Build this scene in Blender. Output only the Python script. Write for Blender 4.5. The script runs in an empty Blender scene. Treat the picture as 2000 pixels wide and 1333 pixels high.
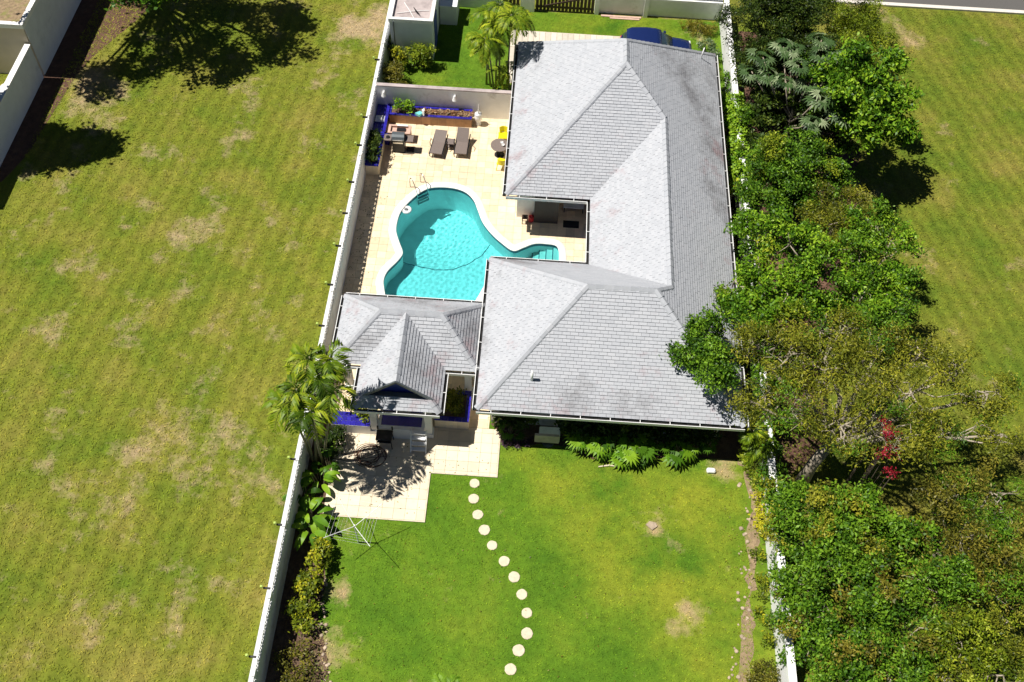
import bpy, bmesh, math, random
import numpy as np
from mathutils import Vector, Matrix

SC = bpy.context.scene
COL = SC.collection
PI = math.pi

# ------------------------------------------------------------------ camera, sky, sun, exposure
cam = bpy.data.cameras.new('camera')
cam.lens = 36.0
cam.sensor_width = 36.0
cam.sensor_fit = 'HORIZONTAL'
cam.clip_start = 0.5
cam.clip_end = 900
cam_o = bpy.data.objects.new('camera', cam)
COL.objects.link(cam_o)
CAM = Vector((0, -30, 37.1))
cam_o.matrix_world = Matrix(((0.9978039, -0.06485725, 0.0134504, CAM.x),
                             (0.06068767, 0.81379276, -0.57797781, CAM.y),
                             (0.02654022, 0.57752479, 0.81594163, CAM.z),
                             (0, 0, 0, 1)))
SC.camera = cam_o

SUN_EL, SUN_AZ = math.radians(63.5), math.radians(1.5)      # azimuth of the direction the shadows fall (from +X)
world = bpy.data.worlds.new('World')
SC.world = world
world.use_nodes = True
wn = world.node_tree.nodes
sky = wn.new('ShaderNodeTexSky')
sky.sky_type = 'NISHITA'
sky.sun_disc = False
sky.dust_density = 0.1
sky.air_density = 0.4
sky.altitude = 800
sky.sun_elevation = SUN_EL
sky.sun_rotation = math.radians(270) - SUN_AZ
bg = wn['Background']
bg.inputs['Strength'].default_value = 0.05
world.node_tree.links.new(sky.outputs['Color'], bg.inputs['Color'])

sun = bpy.data.lights.new('sun', 'SUN')
sun.energy = 5.0
sun.angle = math.radians(0.53)
sun.color = (1.0, 0.955, 0.88)
sun_o = bpy.data.objects.new('sun', sun)
COL.objects.link(sun_o)
sd = Vector((math.cos(SUN_EL) * math.cos(SUN_AZ), math.cos(SUN_EL) * math.sin(SUN_AZ), -math.sin(SUN_EL)))
sun_o.rotation_euler = sd.to_track_quat('-Z', 'Y').to_euler()
sun_o.location = (-20, 0, 40)

SC.view_settings.view_transform = 'Standard'
SC.view_settings.look = 'None'
SC.view_settings.exposure = 0.42
SC.view_settings.gamma = 1.0
SC.view_settings.use_curve_mapping = False
SC.cycles.max_bounces = 8
SC.cycles.transparent_max_bounces = 12
SC.cycles.caustics_reflective = False
SC.cycles.caustics_refractive = True

# ------------------------------------------------------------------ materials
def new_mat(name):
    m = bpy.data.materials.new(name)
    m.use_nodes = True
    nt = m.node_tree
    return m, nt, nt.nodes, nt.links, nt.nodes['Principled BSDF']

def rgb(c, k=1.0):
    return (min(c[0] * k, 1), min(c[1] * k, 1), min(c[2] * k, 1), 1)

def node_noise(ns, ln, vec, scale, detail=4, rough=.55):
    n = ns.new('ShaderNodeTexNoise')
    n.inputs['Scale'].default_value = scale
    n.inputs['Detail'].default_value = detail
    n.inputs['Roughness'].default_value = rough
    ln.new(vec, n.inputs['Vector'])
    return n

def node_ramp(ns, ln, fac, stops):
    r = ns.new('ShaderNodeValToRGB')
    e = r.color_ramp.elements
    while len(e) < len(stops):
        e.new(0.5)
    for i, (p, c) in enumerate(stops):
        e[i].position = p
        e[i].color = c if len(c) == 4 else (*c, 1)
    ln.new(fac, r.inputs['Fac'])
    return r

def node_mix(ns, ln, fac, a, b, mode='MIX'):
    m = ns.new('ShaderNodeMix')
    m.data_type = 'RGBA'
    m.blend_type = mode
    for sock, v in ((m.inputs[0], fac), (m.inputs[6], a), (m.inputs[7], b)):
        if hasattr(v, 'is_output'):
            ln.new(v, sock)
        elif isinstance(v, (int, float)):
            sock.default_value = v
        else:
            sock.default_value = v if len(v) == 4 else (*v, 1)
    return m.outputs[2]

def node_math(ns, ln, op, a, b=None, clamp=False):
    m = ns.new('ShaderNodeMath')
    m.operation = op
    m.use_clamp = clamp
    for sock, v in ((m.inputs[0], a), (m.inputs[1], b)):
        if v is None:
            continue
        if hasattr(v, 'is_output'):
            ln.new(v, sock)
        else:
            sock.default_value = v
    return m.outputs[0]

def position(ns):
    return ns.new('ShaderNodeNewGeometry').outputs['Position']

def bump(ns, ln, bs, height, strength, dist):
    b = ns.new('ShaderNodeBump')
    b.inputs['Strength'].default_value = strength
    b.inputs['Distance'].default_value = dist
    ln.new(height, b.inputs['Height'])
    ln.new(b.outputs['Normal'], bs.inputs['Normal'])

def tone_value(ns, ln):
    at = ns.new('ShaderNodeAttribute')
    at.attribute_name = 'tone'
    oi = ns.new('ShaderNodeObjectInfo')
    s = node_math(ns, ln, 'ADD', at.outputs['Fac'], oi.outputs['Random'])
    return node_math(ns, ln, 'FRACT', s)

def plain(name, col, rough=.6, var=.12, scale=6, bumpk=0., bdist=.01, metal=0., spec=.4, tone=0., stain=None, stain_scale=.8, stain_at=.58):
    m, nt, ns, ln, bs = new_mat(name)
    pos = position(ns)
    n1 = node_noise(ns, ln, pos, scale)
    r = node_ramp(ns, ln, n1.outputs['Fac'], [(.3, rgb(col, 1 - var)), (.7, rgb(col, 1 + var))])
    out = r.outputs['Color']
    if tone:
        tv = tone_value(ns, ln)
        tr = node_ramp(ns, ln, tv, [(0, (1 - tone,) * 3), (1, (1 + tone * .4,) * 3)])
        out = node_mix(ns, ln, 1.0, out, tr.outputs['Color'], 'MULTIPLY')
    if stain:
        n2 = node_noise(ns, ln, pos, stain_scale, 6, .65)
        r2 = node_ramp(ns, ln, n2.outputs['Fac'], [(stain_at, (0, 0, 0)), (stain_at + .16, (1, 1, 1))])
        f = node_math(ns, ln, 'MULTIPLY', r2.outputs['Color'], .8)
        out = node_mix(ns, ln, f, out, stain)
    ln.new(out, bs.inputs['Base Color'])
    bs.inputs['Roughness'].default_value = rough
    bs.inputs['Metallic'].default_value = metal
    bs.inputs['Specular IOR Level'].default_value = spec
    if bumpk:
        n3 = node_noise(ns, ln, pos, scale * 4)
        bump(ns, ln, bs, n3.outputs['Fac'], bumpk, bdist)
    return m

def roof_mat():
    m, nt, ns, ln, bs = new_mat('roof_tile_grey')
    pos = position(ns)
    tv = tone_value(ns, ln)
    base = node_ramp(ns, ln, tv, [(0, (.375, .39, .42)), (.5, (.40, .415, .445)), (1, (.42, .432, .46))])
    n1 = node_noise(ns, ln, pos, 9, 6, .7)
    g = node_ramp(ns, ln, n1.outputs['Fac'], [(.3, (.93,) * 3), (.7, (1.04,) * 3)])
    out = node_mix(ns, ln, 1., base.outputs['Color'], g.outputs['Color'], 'MULTIPLY')
    # mildew in blotches, rusty pink in smaller ones
    sp = ns.new('ShaderNodeSeparateXYZ'); ln.new(pos, sp.inputs[0])
    low = ns.new('ShaderNodeMapRange')
    low.inputs[1].default_value = 4.6; low.inputs[2].default_value = 2.5
    ln.new(sp.outputs['Z'], low.inputs[0])
    n2 = node_noise(ns, ln, pos, .7, 10, .78)
    s2 = node_math(ns, ln, 'ADD', n2.outputs['Fac'], node_math(ns, ln, 'MULTIPLY', low.outputs[0], .10))
    for (bx, by, bz_, br, bk) in ((6.0, 10.8, 4.6, 2.6, .18), (7.2, 8.8, 3.7, 2.8, .20), (8.2, 6.0, 3.0, 2.4, .20), (8.3, 2.5, 2.9, 2.2, .15), (8.2, 11.8, 3.0, 1.8, .16), (2, -8.6, 2.8, 2.2, .12), (4.5, -8.6, 2.8, 1.8, .12), (-4.8, -3.9, 2.7, 3.0, .16), (-2.4, -5.3, 2.9, 1.8, .17), (-4.2, -7.5, 3.0, 1.6, .10), (-6.6, -6.4, 2.8, 1.2, .10), (-.5, -1.4, 2.8, 2.0, .15)):
        vm = ns.new('ShaderNodeVectorMath'); vm.operation = 'DISTANCE'
        vm.inputs[1].default_value = (bx, by, bz_)
        ln.new(pos, vm.inputs[0])
        mr = ns.new('ShaderNodeMapRange')
        mr.inputs[1].default_value = 0; mr.inputs[2].default_value = br
        mr.inputs[3].default_value = bk; mr.inputs[4].default_value = 0
        mr.interpolation_type = 'SMOOTHSTEP'
        ln.new(vm.outputs['Value'], mr.inputs[0])
        s2 = node_math(ns, ln, 'ADD', s2, mr.outputs[0])
    r2 = node_ramp(ns, ln, s2, [(.62, (0, 0, 0)), (.84, (1, 1, 1))])
    out = node_mix(ns, ln, node_math(ns, ln, 'MULTIPLY', r2.outputs['Color'], .7), out, (.13, .125, .13))
    n3 = node_noise(ns, ln, pos, .9, 6, .7)
    mp = ns.new('ShaderNodeVectorMath'); mp.operation = 'ADD'; mp.inputs[1].default_value = (13, 7, 2)
    ln.new(pos, mp.inputs[0]); ln.new(mp.outputs[0], n3.inputs['Vector'])
    s3 = node_math(ns, ln, 'ADD', n3.outputs['Fac'], node_math(ns, ln, 'MULTIPLY', low.outputs[0], .12))
    r3 = node_ramp(ns, ln, s3, [(.64, (0, 0, 0)), (.78, (1, 1, 1))])
    out = node_mix(ns, ln, node_math(ns, ln, 'MULTIPLY', r3.outputs['Color'], .55), out, (.30, .19, .20))
    ln.new(out, bs.inputs['Base Color'])
    bs.inputs['Roughness'].default_value = .62
    bs.inputs['Specular IOR Level'].default_value = .35
    n4 = node_noise(ns, ln, pos, 40, 4)
    bump(ns, ln, bs, n4.outputs['Fac'], .3, .01)
    return m

def grass_mat(name, dark, mid, light, dry, dry_at=.6, dry_k=.8, stripe=0., stripe_dir=0., blobs=(), yellow=()):
    m, nt, ns, ln, bs = new_mat(name)
    pos = position(ns)
    nA = node_noise(ns, ln, pos, .35, 6, .6)
    base = node_ramp(ns, ln, nA.outputs['Fac'], [(.3, dark), (.5, mid), (.72, light)]).outputs['Color']
    if stripe:
        mpn = ns.new('ShaderNodeMapping')
        mpn.inputs['Rotation'].default_value = (0, 0, stripe_dir)
        ln.new(pos, mpn.inputs['Vector'])
        w = ns.new('ShaderNodeTexWave')
        w.inputs['Scale'].default_value = .42
        w.inputs['Distortion'].default_value = 1.6
        w.inputs['Detail'].default_value = 3
        ln.new(mpn.outputs[0], w.inputs['Vector'])
        sr = node_ramp(ns, ln, w.outputs['Fac'], [(0, (1 - stripe,) * 3), (1, (1 + stripe * .6,) * 3)])
        base = node_mix(ns, ln, 1., base, sr.outputs['Color'], 'MULTIPLY')
    for (bx, by, br, bk) in yellow:
        vm = ns.new('ShaderNodeVectorMath'); vm.operation = 'DISTANCE'
        vm.inputs[1].default_value = (bx, by, 0)
        ln.new(pos, vm.inputs[0])
        mr = ns.new('ShaderNodeMapRange')
        mr.inputs[1].default_value = br * .3; mr.inputs[2].default_value = br
        mr.inputs[3].default_value = bk; mr.inputs[4].default_value = 0
        mr.interpolation_type = 'SMOOTHSTEP'
        ln.new(vm.outputs['Value'], mr.inputs[0])
        yf = node_math(ns, ln, 'MULTIPLY', mr.outputs[0], node_ramp(ns, ln, nA.outputs['Fac'], [(.35, (.05,) * 3), (.62, (1,) * 3)]).outputs['Color'])
        base = node_mix(ns, ln, yf, base, (.25, .265, .022))
    nB = node_noise(ns, ln, pos, .55, 9, .72)
    d = nB.outputs['Fac']
    if blobs:
        for (bx, by, br, bk) in blobs:
            vm = ns.new('ShaderNodeVectorMath'); vm.operation = 'DISTANCE'
            vm.inputs[1].default_value = (bx, by, 0)
            ln.new(pos, vm.inputs[0])
            mr = ns.new('ShaderNodeMapRange')
            mr.inputs[1].default_value = 0; mr.inputs[2].default_value = br
            mr.inputs[3].default_value = bk; mr.inputs[4].default_value = 0
            mr.interpolation_type = 'SMOOTHSTEP'
            ln.new(vm.outputs['Value'], mr.inputs[0])
            d = node_math(ns, ln, 'ADD', d, mr.outputs[0])
    dr = node_ramp(ns, ln, d, [(dry_at, (0, 0, 0)), (dry_at + .17, (1, 1, 1))])
    base = node_mix(ns, ln, node_math(ns, ln, 'MULTIPLY', dr.outputs['Color'], dry_k), base, dry)
    nC = node_noise(ns, ln, pos, 3.2, 6, .7)
    g1 = node_ramp(ns, ln, nC.outputs['Fac'], [(.28, (.72,) * 3), (.72, (1.22,) * 3)])
    base = node_mix(ns, ln, 1., base, g1.outputs['Color'], 'MULTIPLY')
    nD = node_noise(ns, ln, pos, 34, 4, .75)
    g2 = node_ramp(ns, ln, nD.outputs['Fac'], [(.3, (.55,) * 3), (.7, (1.35,) * 3)])
    base = node_mix(ns, ln, 1., base, g2.outputs['Color'], 'MULTIPLY')
    at = ns.new('ShaderNodeAttribute'); at.attribute_name = 'tone'
    g3 = node_ramp(ns, ln, at.outputs['Fac'], [(0, (1, 1, 1)), (1, (1.9, 1.75, 1.5))])
    base = node_mix(ns, ln, 1., base, g3.outputs['Color'], 'MULTIPLY')
    ln.new(base, bs.inputs['Base Color'])
    bs.inputs['Roughness'].default_value = .85
    bs.inputs['Specular IOR Level'].default_value = .15
    bump(ns, ln, bs, nD.outputs['Fac'], .6, .04)
    return m

def leaf_mat(name, dark, mid, light, translucent=.17, rough=.45):
    m, nt, ns, ln, bs = new_mat(name)
    at = ns.new('ShaderNodeAttribute'); at.attribute_name = 'tone'
    r = node_ramp(ns, ln, at.outputs['Fac'], [(0, dark), (.5, mid), (1, light)])
    ln.new(r.outputs['Color'], bs.inputs['Base Color'])
    bs.inputs['Roughness'].default_value = rough
    bs.inputs['Specular IOR Level'].default_value = .2
    tr = ns.new('ShaderNodeBsdfTranslucent')
    ln.new(r.outputs['Color'], tr.inputs['Color'])
    mx = ns.new('ShaderNodeMixShader')
    mx.inputs[0].default_value = translucent
    ln.new(bs.outputs[0], mx.inputs[1]); ln.new(tr.outputs[0], mx.inputs[2])
    ln.new(mx.outputs[0], ns['Material Output'].inputs['Surface'])
    return m

CAUSTIC = True
def water_mat():
    m, nt, ns, ln, bs = new_mat('pool_water')
    bs.inputs['Base Color'].default_value = (.18, .90, .955, 1)
    bs.inputs['Roughness'].default_value = 0
    bs.inputs['IOR'].default_value = 1.33
    bs.inputs['Transmission Weight'].default_value = 1
    return m

MT = {}
MT['roof'] = roof_mat()
MT['roof_deck'] = plain('roof_underlay', (.16, .16, .17), .8)
MT['white'] = plain('white_paint', (.78, .78, .77), .6, .06, 2, stain=(.46, .45, .41), stain_scale=1.3, stain_at=.575)
MT['white_metal'] = plain('white_enamel', (.80, .80, .79), .4, .03)
MT['wall_grey'] = plain('weathered_wall', (.62, .63, .64), .7, .08, 2, stain=(.40, .40, .37), stain_scale=1.1, stain_at=.55)
MT['black'] = plain('gutter_black', (.012, .012, .012), .8)  # near-black fill for the strip inside the gutter channel
MT['tile'] = plain('patio_tile_cream', (.79, .64, .43), .6, .08, 5, tone=.2, stain=(.66, .46, .33), stain_scale=.7, stain_at=.60)
MT['terrace_tile'] = plain('terrace_tile_cream', (.72, .62, .46), .6, .05, 4, tone=.12, stain=(.60, .47, .33), stain_scale=.6, stain_at=.62)
MT['grout'] = plain('grout', (.58, .47, .33), .9)
MT['terracotta'] = plain('terracotta_tile', (.42, .235, .125), .6, .14, 5, tone=.25)
MT['coping'] = plain('coping_white', (.83, .80, .74), .6, .04, 3)
MT['blue_tile'] = plain('cobalt_tile', (.025, .02, .30), .25, .25, 14, spec=.6, tone=.3)
MT['blue_paint'] = plain('blue_paint', (.03, .05, .30), .5)
MT['plaster'] = plain('pool_plaster', (.82, .93, .91), .7, .05, 3)
MT['pool_tile'] = plain('waterline_tile', (.05, .10, .16), .3, .3, 12)
MT['water'] = water_mat()
MT['field'] = grass_mat('field_grass', (.105, .165, .012), (.17, .195, .020), (.25, .22, .045), (.42, .31, .19), .55, .85, .13, .12,
                        blobs=((-13.8, -9.7, 3.0, .11), (-11.6, -10.3, 2.4, .11), (-16.6, -12, 2.6, .09), (-16.2, 1.6, 2.2, .13), (-23.5, 10.5, 3.5, .18), (-10, 17, 3.4, .2), (-9.0, -6, .8, .1), (-9.0, -14, .9, .12), (-9.0, 2, .7, .12), (-9.0, 7, .8, .12), (-12, -3, 2, .06), (-14, -17, 3, .06)))
MT['right_field'] = grass_mat('right_field_grass', (.09, .15, .012), (.145, .175, .018), (.225, .20, .04), (.42, .31, .18), .59, .8, .13, -.28,
                        blobs=((16.5, 4.5, 1.8, .1), (20.5, 19.5, 1.6, .16), (18, 3, 3, .05), (16.2, 7.5, 2.2, .16), (15.6, 4.0, 1.8, .14), (16, 0, 1.4, .08), (18.5, 21.5, 3, .12)))
MT['lawn'] = grass_mat('garden_grass', (.06, .145, .008), (.10, .195, .011), (.165, .235, .018), (.42, .31, .17), .62, .85,
                       blobs=((5.6, -13.2, 2.2, .12), (7.0, -16, 1.2, .18), (-6.5, -15.8, 1.2, .24), (-6.3, -18, 1.6, .27), (8.5, -9.4, 1.5, .25), (5.5, -12.3, .5, .2), (7.6, -17.4, .9, .12), (8.0, -13.5, .9, .1), (6.6, -15.4, .6, .14), (8.7, 18.3, 1.6, .2), (6.2, -16.4, .7, .14), (-6.6, -13.2, .8, .15)),
                       yellow=((6.2, -12.5, 6.0, .75), (8, -17, 4, .5), (2, -9.5, 3, .5), (0, 12, 5, .5), (4, 18.5, 5, .5), (-6, 12, 3, .4)))
MT['soil'] = plain('bed_soil', (.10, .06, .038), .95, .3, 7, .6, .05, stain=(.19, .13, .085), stain_scale=1.6, stain_at=.5)
MT['red_soil'] = plain('red_soil', (.10, .05, .033), .95, .3, 3, .6, .05, stain=(.20, .12, .075), stain_scale=.9, stain_at=.55)
MT['dry_soil'] = plain('dry_soil', (.27, .195, .115), .95, .3, 6, .8, .06, stain=(.20, .21, .05), stain_scale=1.6, stain_at=.5)
MT['stone'] = plain('edging_stone', (.42, .33, .24), .85, .25, 5, .5, .03, tone=.3)
MT['step_stone'] = plain('stepping_stone', (.60, .52, .385), .8, .12, 8, .4, stain=(.42, .37, .25), stain_scale=5, stain_at=.56)
MT['asphalt'] = plain('asphalt', (.10, .095, .09), .9, .12, 20, .3)
MT['kerb'] = plain('kerb_concrete', (.62, .58, .52), .85, .08)
MT['paver'] = plain('driveway_paver', (.62, .56, .46), .8, .08, 5, tone=.2)
MT['concrete'] = plain('stained_concrete', (.42, .36, .35), .85, .15, 2, .3, stain=(.24, .20, .20), stain_scale=.9, stain_at=.5)
MT['pale_wall'] = plain('pale_blue_wall', (.66, .69, .71), .7, .05, 2, stain=(.42, .45, .48), stain_at=.6)
MT['beige'] = plain('beige_render', (.58, .49, .40), .7, .06, 2)
MT['dark_wood'] = plain('dark_wood', (.05, .028, .02), .6, .3, 8)
MT['wicker'] = plain('taupe_wicker', (.17, .135, .12), .7, .15, 30, .4)
MT['dark_metal'] = plain('dark_metal', (.02, .02, .022), .45, .2, metal=.3)
MT['steel'] = plain('steel', (.55, .55, .55), .25, .05, metal=1.)
MT['grey_lid'] = plain('grill_lid_grey', (.16, .18, .19), .3, .1, metal=.5)
MT['pink_stone'] = plain('pink_sandstone', (.52, .35, .28), .75, .12, 6)
MT['yellow'] = plain('yellow_plastic', (.72, .62, .01), .4, .05)
MT['turquoise'] = plain('turquoise_glaze', (.15, .55, .55), .3, .1)
MT['brown_hose'] = plain('brown_hose', (.12, .055, .03), .5, .2)
MT['lime'] = plain('lime_glass', (.42, .55, .12), .3, .05)
MT['charcoal'] = plain('charcoal_panel', (.045, .042, .038), .6, .1)
MT['car_blue'] = plain('car_paint_navy', (.008, .018, .085), .22, .05, spec=.7)
MT['glass'] = plain('dark_glass', (.03, .05, .06), .06, .1, spec=.8)
MT['rubber'] = plain('rubber', (.015, .015, .015), .8)
MT['red'] = plain('red_plastic', (.45, .02, .03), .5)
MT['bark'] = plain('grey_bark', (.30, .25, .19), .9, .25, 12, .5)
MT['bark_pale'] = plain('pale_bark', (.36, .31, .235), .9, .2, 12, .5)
MT['bark_dark'] = plain('dark_bark', (.11, .085, .06), .9, .25, 12, .5)
MT['palm_trunk'] = plain('palm_trunk', (.24, .22, .13), .8, .25, 14, .4)
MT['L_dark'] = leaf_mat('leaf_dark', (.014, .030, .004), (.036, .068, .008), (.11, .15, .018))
MT['L_mid'] = leaf_mat('leaf_mid', (.020, .058, .004), (.064, .155, .008), (.18, .32, .02))
MT['L_bright'] = leaf_mat('leaf_bright', (.028, .08, .004), (.10, .225, .009), (.27, .42, .024))
MT['L_olive'] = leaf_mat('leaf_olive', (.045, .06, .006), (.155, .18, .012), (.34, .33, .03))
MT['L_yellow'] = leaf_mat('leaf_yellow_green', (.055, .09, .005), (.16, .225, .011), (.36, .41, .03))
MT['L_croton'] = leaf_mat('leaf_croton', (.045, .075, .006), (.17, .215, .012), (.50, .46, .02))
MT['L_silver'] = leaf_mat('leaf_silvery', (.025, .055, .015), (.07, .13, .04), (.30, .36, .20))
MT['L_brown'] = leaf_mat('leaf_brown_olive', (.045, .05, .008), (.125, .125, .013), (.27, .235, .03))
MT['L_palm'] = leaf_mat('leaf_palm', (.035, .075, .004), (.13, .21, .008), (.46, .50, .03), .2)
MT['L_purple'] = leaf_mat('leaf_purple', (.03, .015, .03), (.07, .035, .06), (.13, .08, .10))
MT['L_red'] = leaf_mat('bract_red', (.10, .005, .012), (.26, .01, .022), (.42, .03, .05))
MT['L_orange'] = leaf_mat('bract_orange', (.16, .07, .03), (.38, .20, .09), (.55, .45, .30))

# ------------------------------------------------------------------ mesh helpers
ORG = {}

def link(o, parent=None):
    COL.objects.link(o)
    if parent is not None:
        o.parent = parent
    return o

def tag(o, label=None, cat=None, group=None, kind=None):
    if label: o['label'] = label
    if cat: o['category'] = cat
    if group: o['group'] = group
    if kind: o['kind'] = kind
    return o

def thing(name, label, cat, loc=(0, 0, 0), group=None):
    o = bpy.data.objects.new(name, None)
    o.empty_display_size = .2
    o.location = loc
    link(o)
    ORG[o.name] = Vector(loc)
    return tag(o, label, cat, group)

class MB:
    def __init__(s):
        s.v = []; s.f = []; s.t = []
    def add(s, vs, fs, tone=0.):
        o = len(s.v)
        s.v += [tuple(v) for v in vs]
        s.f += [tuple(i + o for i in f) for f in fs]
        s.t += [tone] * len(vs)
        return s
    def box(s, x0, y0, z0, x1, y1, z1, tone=0.):
        vs = [(x0, y0, z0), (x1, y0, z0), (x1, y1, z0), (x0, y1, z0), (x0, y0, z1), (x1, y0, z1), (x1, y1, z1), (x0, y1, z1)]
        return s.add(vs, [(3, 2, 1, 0), (4, 5, 6, 7), (0, 1, 5, 4), (1, 2, 6, 5), (2, 3, 7, 6), (3, 0, 4, 7)], tone)
    def cbox(s, c, size, bev=.0, tone=0.):
        x, y, z = c; a, b, h = size[0] / 2, size[1] / 2, size[2] / 2
        if not bev:
            return s.box(x - a, y - b, z - h, x + a, y + b, z + h, tone)
        k = bev
        ring = [(-a + k, -b), (a - k, -b), (a, -b + k), (a, b - k), (a - k, b), (-a + k, b), (-a, b - k), (-a, -b + k)]
        vs = []
        for (sc, zz) in ((1 - k / max(a, .01), -h), (1, -h + k), (1, h - k), (1 - k / max(a, .01), h)):
            vs += [(x + px * sc, y + py * sc, z + zz) for px, py in ring]
        fs = [tuple(range(7, -1, -1)), tuple(range(24, 32))]
        for l in range(3):
            for i in range(8):
                j = (i + 1) % 8
                fs.append((l * 8 + i, l * 8 + j, l * 8 + 8 + j, l * 8 + 8 + i))
        return s.add(vs, fs, tone)
    def bar(s, a, b, w, h=None, tone=0.):
        h = h or w
        a = Vector(a); b = Vector(b); d = (b - a).normalized()
        up = Vector((0, 0, 1)) if abs(d.z) < .95 else Vector((0, 1, 0))
        r = d.cross(up).normalized(); u = r.cross(d)
        vs = []
        for p in (a, b):
            for (i, j) in ((-1, -1), (1, -1), (1, 1), (-1, 1)):
                vs.append(p + r * i * w / 2 + u * j * h / 2)
        return s.add(vs, [(3, 2, 1, 0), (4, 5, 6, 7), (0, 1, 5, 4), (1, 2, 6, 5), (2, 3, 7, 6), (3, 0, 4, 7)], tone)
    def tube(s, pts, rad, n=6, tone=0.):
        pts = [Vector(p) for p in pts]
        if not isinstance(rad, (list, tuple)):
            rad = [rad] * len(pts)
        vs = []; fs = []
        ref = None
        for i, p in enumerate(pts):
            d = (pts[min(i + 1, len(pts) - 1)] - pts[max(i - 1, 0)])
            d = d.normalized() if d.length > 1e-6 else Vector((0, 0, 1))
            if ref is None:
                ref = Vector((1, 0, 0)) if abs(d.x) < .8 else Vector((0, 1, 0))
            r = (ref - d * ref.dot(d)).normalized(); ref = r
            u = d.cross(r)
            for k in range(n):
                a = 2 * PI * k / n
                vs.append(p + (r * math.cos(a) + u * math.sin(a)) * rad[i])
        for i in range(len(pts) - 1):
            for k in range(n):
                j = (k + 1) % n
                fs.append((i * n + k, i * n + j, i * n + n + j, i * n + n + k))
        fs.append(tuple(range(n - 1, -1, -1)))
        fs.append(tuple(range((len(pts) - 1) * n, len(pts) * n)))
        return s.add(vs, fs, tone)
    def lathe(s, prof, c, n=14, tone=0., sx=1., sy=1.):
        vs = []; fs = []
        for (r, z) in prof:
            for k in range(n):
                a = 2 * PI * k / n
                vs.append((c[0] + r * sx * math.cos(a), c[1] + r * sy * math.sin(a), c[2] + z))
        m = len(prof)
        for i in range(m - 1):
            for k in range(n):
                j = (k + 1) % n
                fs.append((i * n + k, i * n + j, i * n + n + j, i * n + n + k))
        fs.append(tuple(range(n - 1, -1, -1)))
        fs.append(tuple(range((m - 1) * n, m * n)))
        return s.add(vs, fs, tone)
    def prism(s, poly, z0, z1, tone=0.):
        n = len(poly)
        vs = [(x, y, z0) for x, y in poly] + [(x, y, z1) for x, y in poly]
        fs = [tuple(range(n - 1, -1, -1)), tuple(range(n, 2 * n))]
        for i in range(n):
            j = (i + 1) % n
            fs.append((i, j, n + j, n + i))
        return s.add(vs, fs, tone)
    def build(s, name, mat, parent=None, smooth=False, off=None):
        o = Vector((0, 0, 0))
        if parent is not None:
            o = ORG.get(parent.name, o)
        if off is not None:
            o = Vector(off)
        me = bpy.data.meshes.new(name)
        me.from_pydata([(v[0] - o.x, v[1] - o.y, v[2] - o.z) for v in s.v], [], s.f)
        if any(s.t):
            a = me.attributes.new('tone', 'FLOAT', 'POINT')
            a.data.foreach_set('value', s.t)
        me.materials.append(MT[mat] if isinstance(mat, str) else mat)
        if smooth:
            me.polygons.foreach_set('use_smooth', [True] * len(me.polygons))
        ob = bpy.data.objects.new(name, me)
        link(ob, parent)
        ORG[ob.name] = o
        return ob

def solo(mb, name, mat, label, cat, group=None, base=None, smooth=False):
    """a thing that is one mesh, its origin at its base"""
    xs = [v[0] for v in mb.v]; ys = [v[1] for v in mb.v]; zs = [v[2] for v in mb.v]
    b = Vector(base) if base else Vector(((min(xs) + max(xs)) / 2, (min(ys) + max(ys)) / 2, min(zs)))
    o = mb.build(name, mat, None, smooth, off=b)
    o.location = b
    return tag(o, label, cat, group)

def copy_tree(o, parent=None):
    c = o.copy()
    COL.objects.link(c)
    c.parent = parent
    ORG[c.name] = ORG.get(o.name, Vector((0, 0, 0)))
    for ch in o.children:
        copy_tree(ch, c)
    return c

def quads(name, V, tones, mat, parent):
    """N quads given as (N,4,3) array -> one mesh"""
    V = np.asarray(V, dtype=np.float32)
    n = len(V)
    off = ORG.get(parent.name, Vector((0, 0, 0))) if parent is not None else Vector((0, 0, 0))
    co = (V.reshape(-1, 3) - np.array(off, dtype=np.float32)).astype(np.float32)
    me = bpy.data.meshes.new(name)
    me.vertices.add(4 * n); me.loops.add(4 * n); me.polygons.add(n)
    me.vertices.foreach_set('co', co.ravel())
    me.loops.foreach_set('vertex_index', np.arange(4 * n, dtype=np.int32))
    me.polygons.foreach_set('loop_start', np.arange(0, 4 * n, 4, dtype=np.int32))
    me.polygons.foreach_set('loop_total', np.full(n, 4, dtype=np.int32))
    me.update(calc_edges=True)
    a = me.attributes.new('tone', 'FLOAT', 'POINT')
    a.data.foreach_set('value', np.repeat(np.asarray(tones, dtype=np.float32), 4))
    me.materials.append(MT[mat])
    ob = bpy.data.objects.new(name, me)
    link(ob, parent)
    ORG[ob.name] = off
    return ob

def unit(a):
    return a / np.maximum(np.linalg.norm(a, axis=1, keepdims=True), 1e-6)

def leaves(C, L, Wd, rng, up=.6):
    """leaf-shaped quads (base, side, tip, side) at centres C"""
    n = len(C)
    nr = rng.normal(size=(n, 3)); nr[:, 2] = np.abs(nr[:, 2]) + up
    nr = unit(nr)
    t = rng.normal(size=(n, 3)); t = unit(t - nr * (t * nr).sum(1, keepdims=True))
    b = np.cross(nr, t)
    k = rng.uniform(.65, 1.3, (n, 1))
    l = t * L * k / 2; w = b * Wd * k / 2
    dr = np.zeros((n, 3)); dr[:, 2] = -.12 * L
    return np.stack([C - l, C - w - l * .1, C + l + dr, C + w - l * .1], 1)

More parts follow.
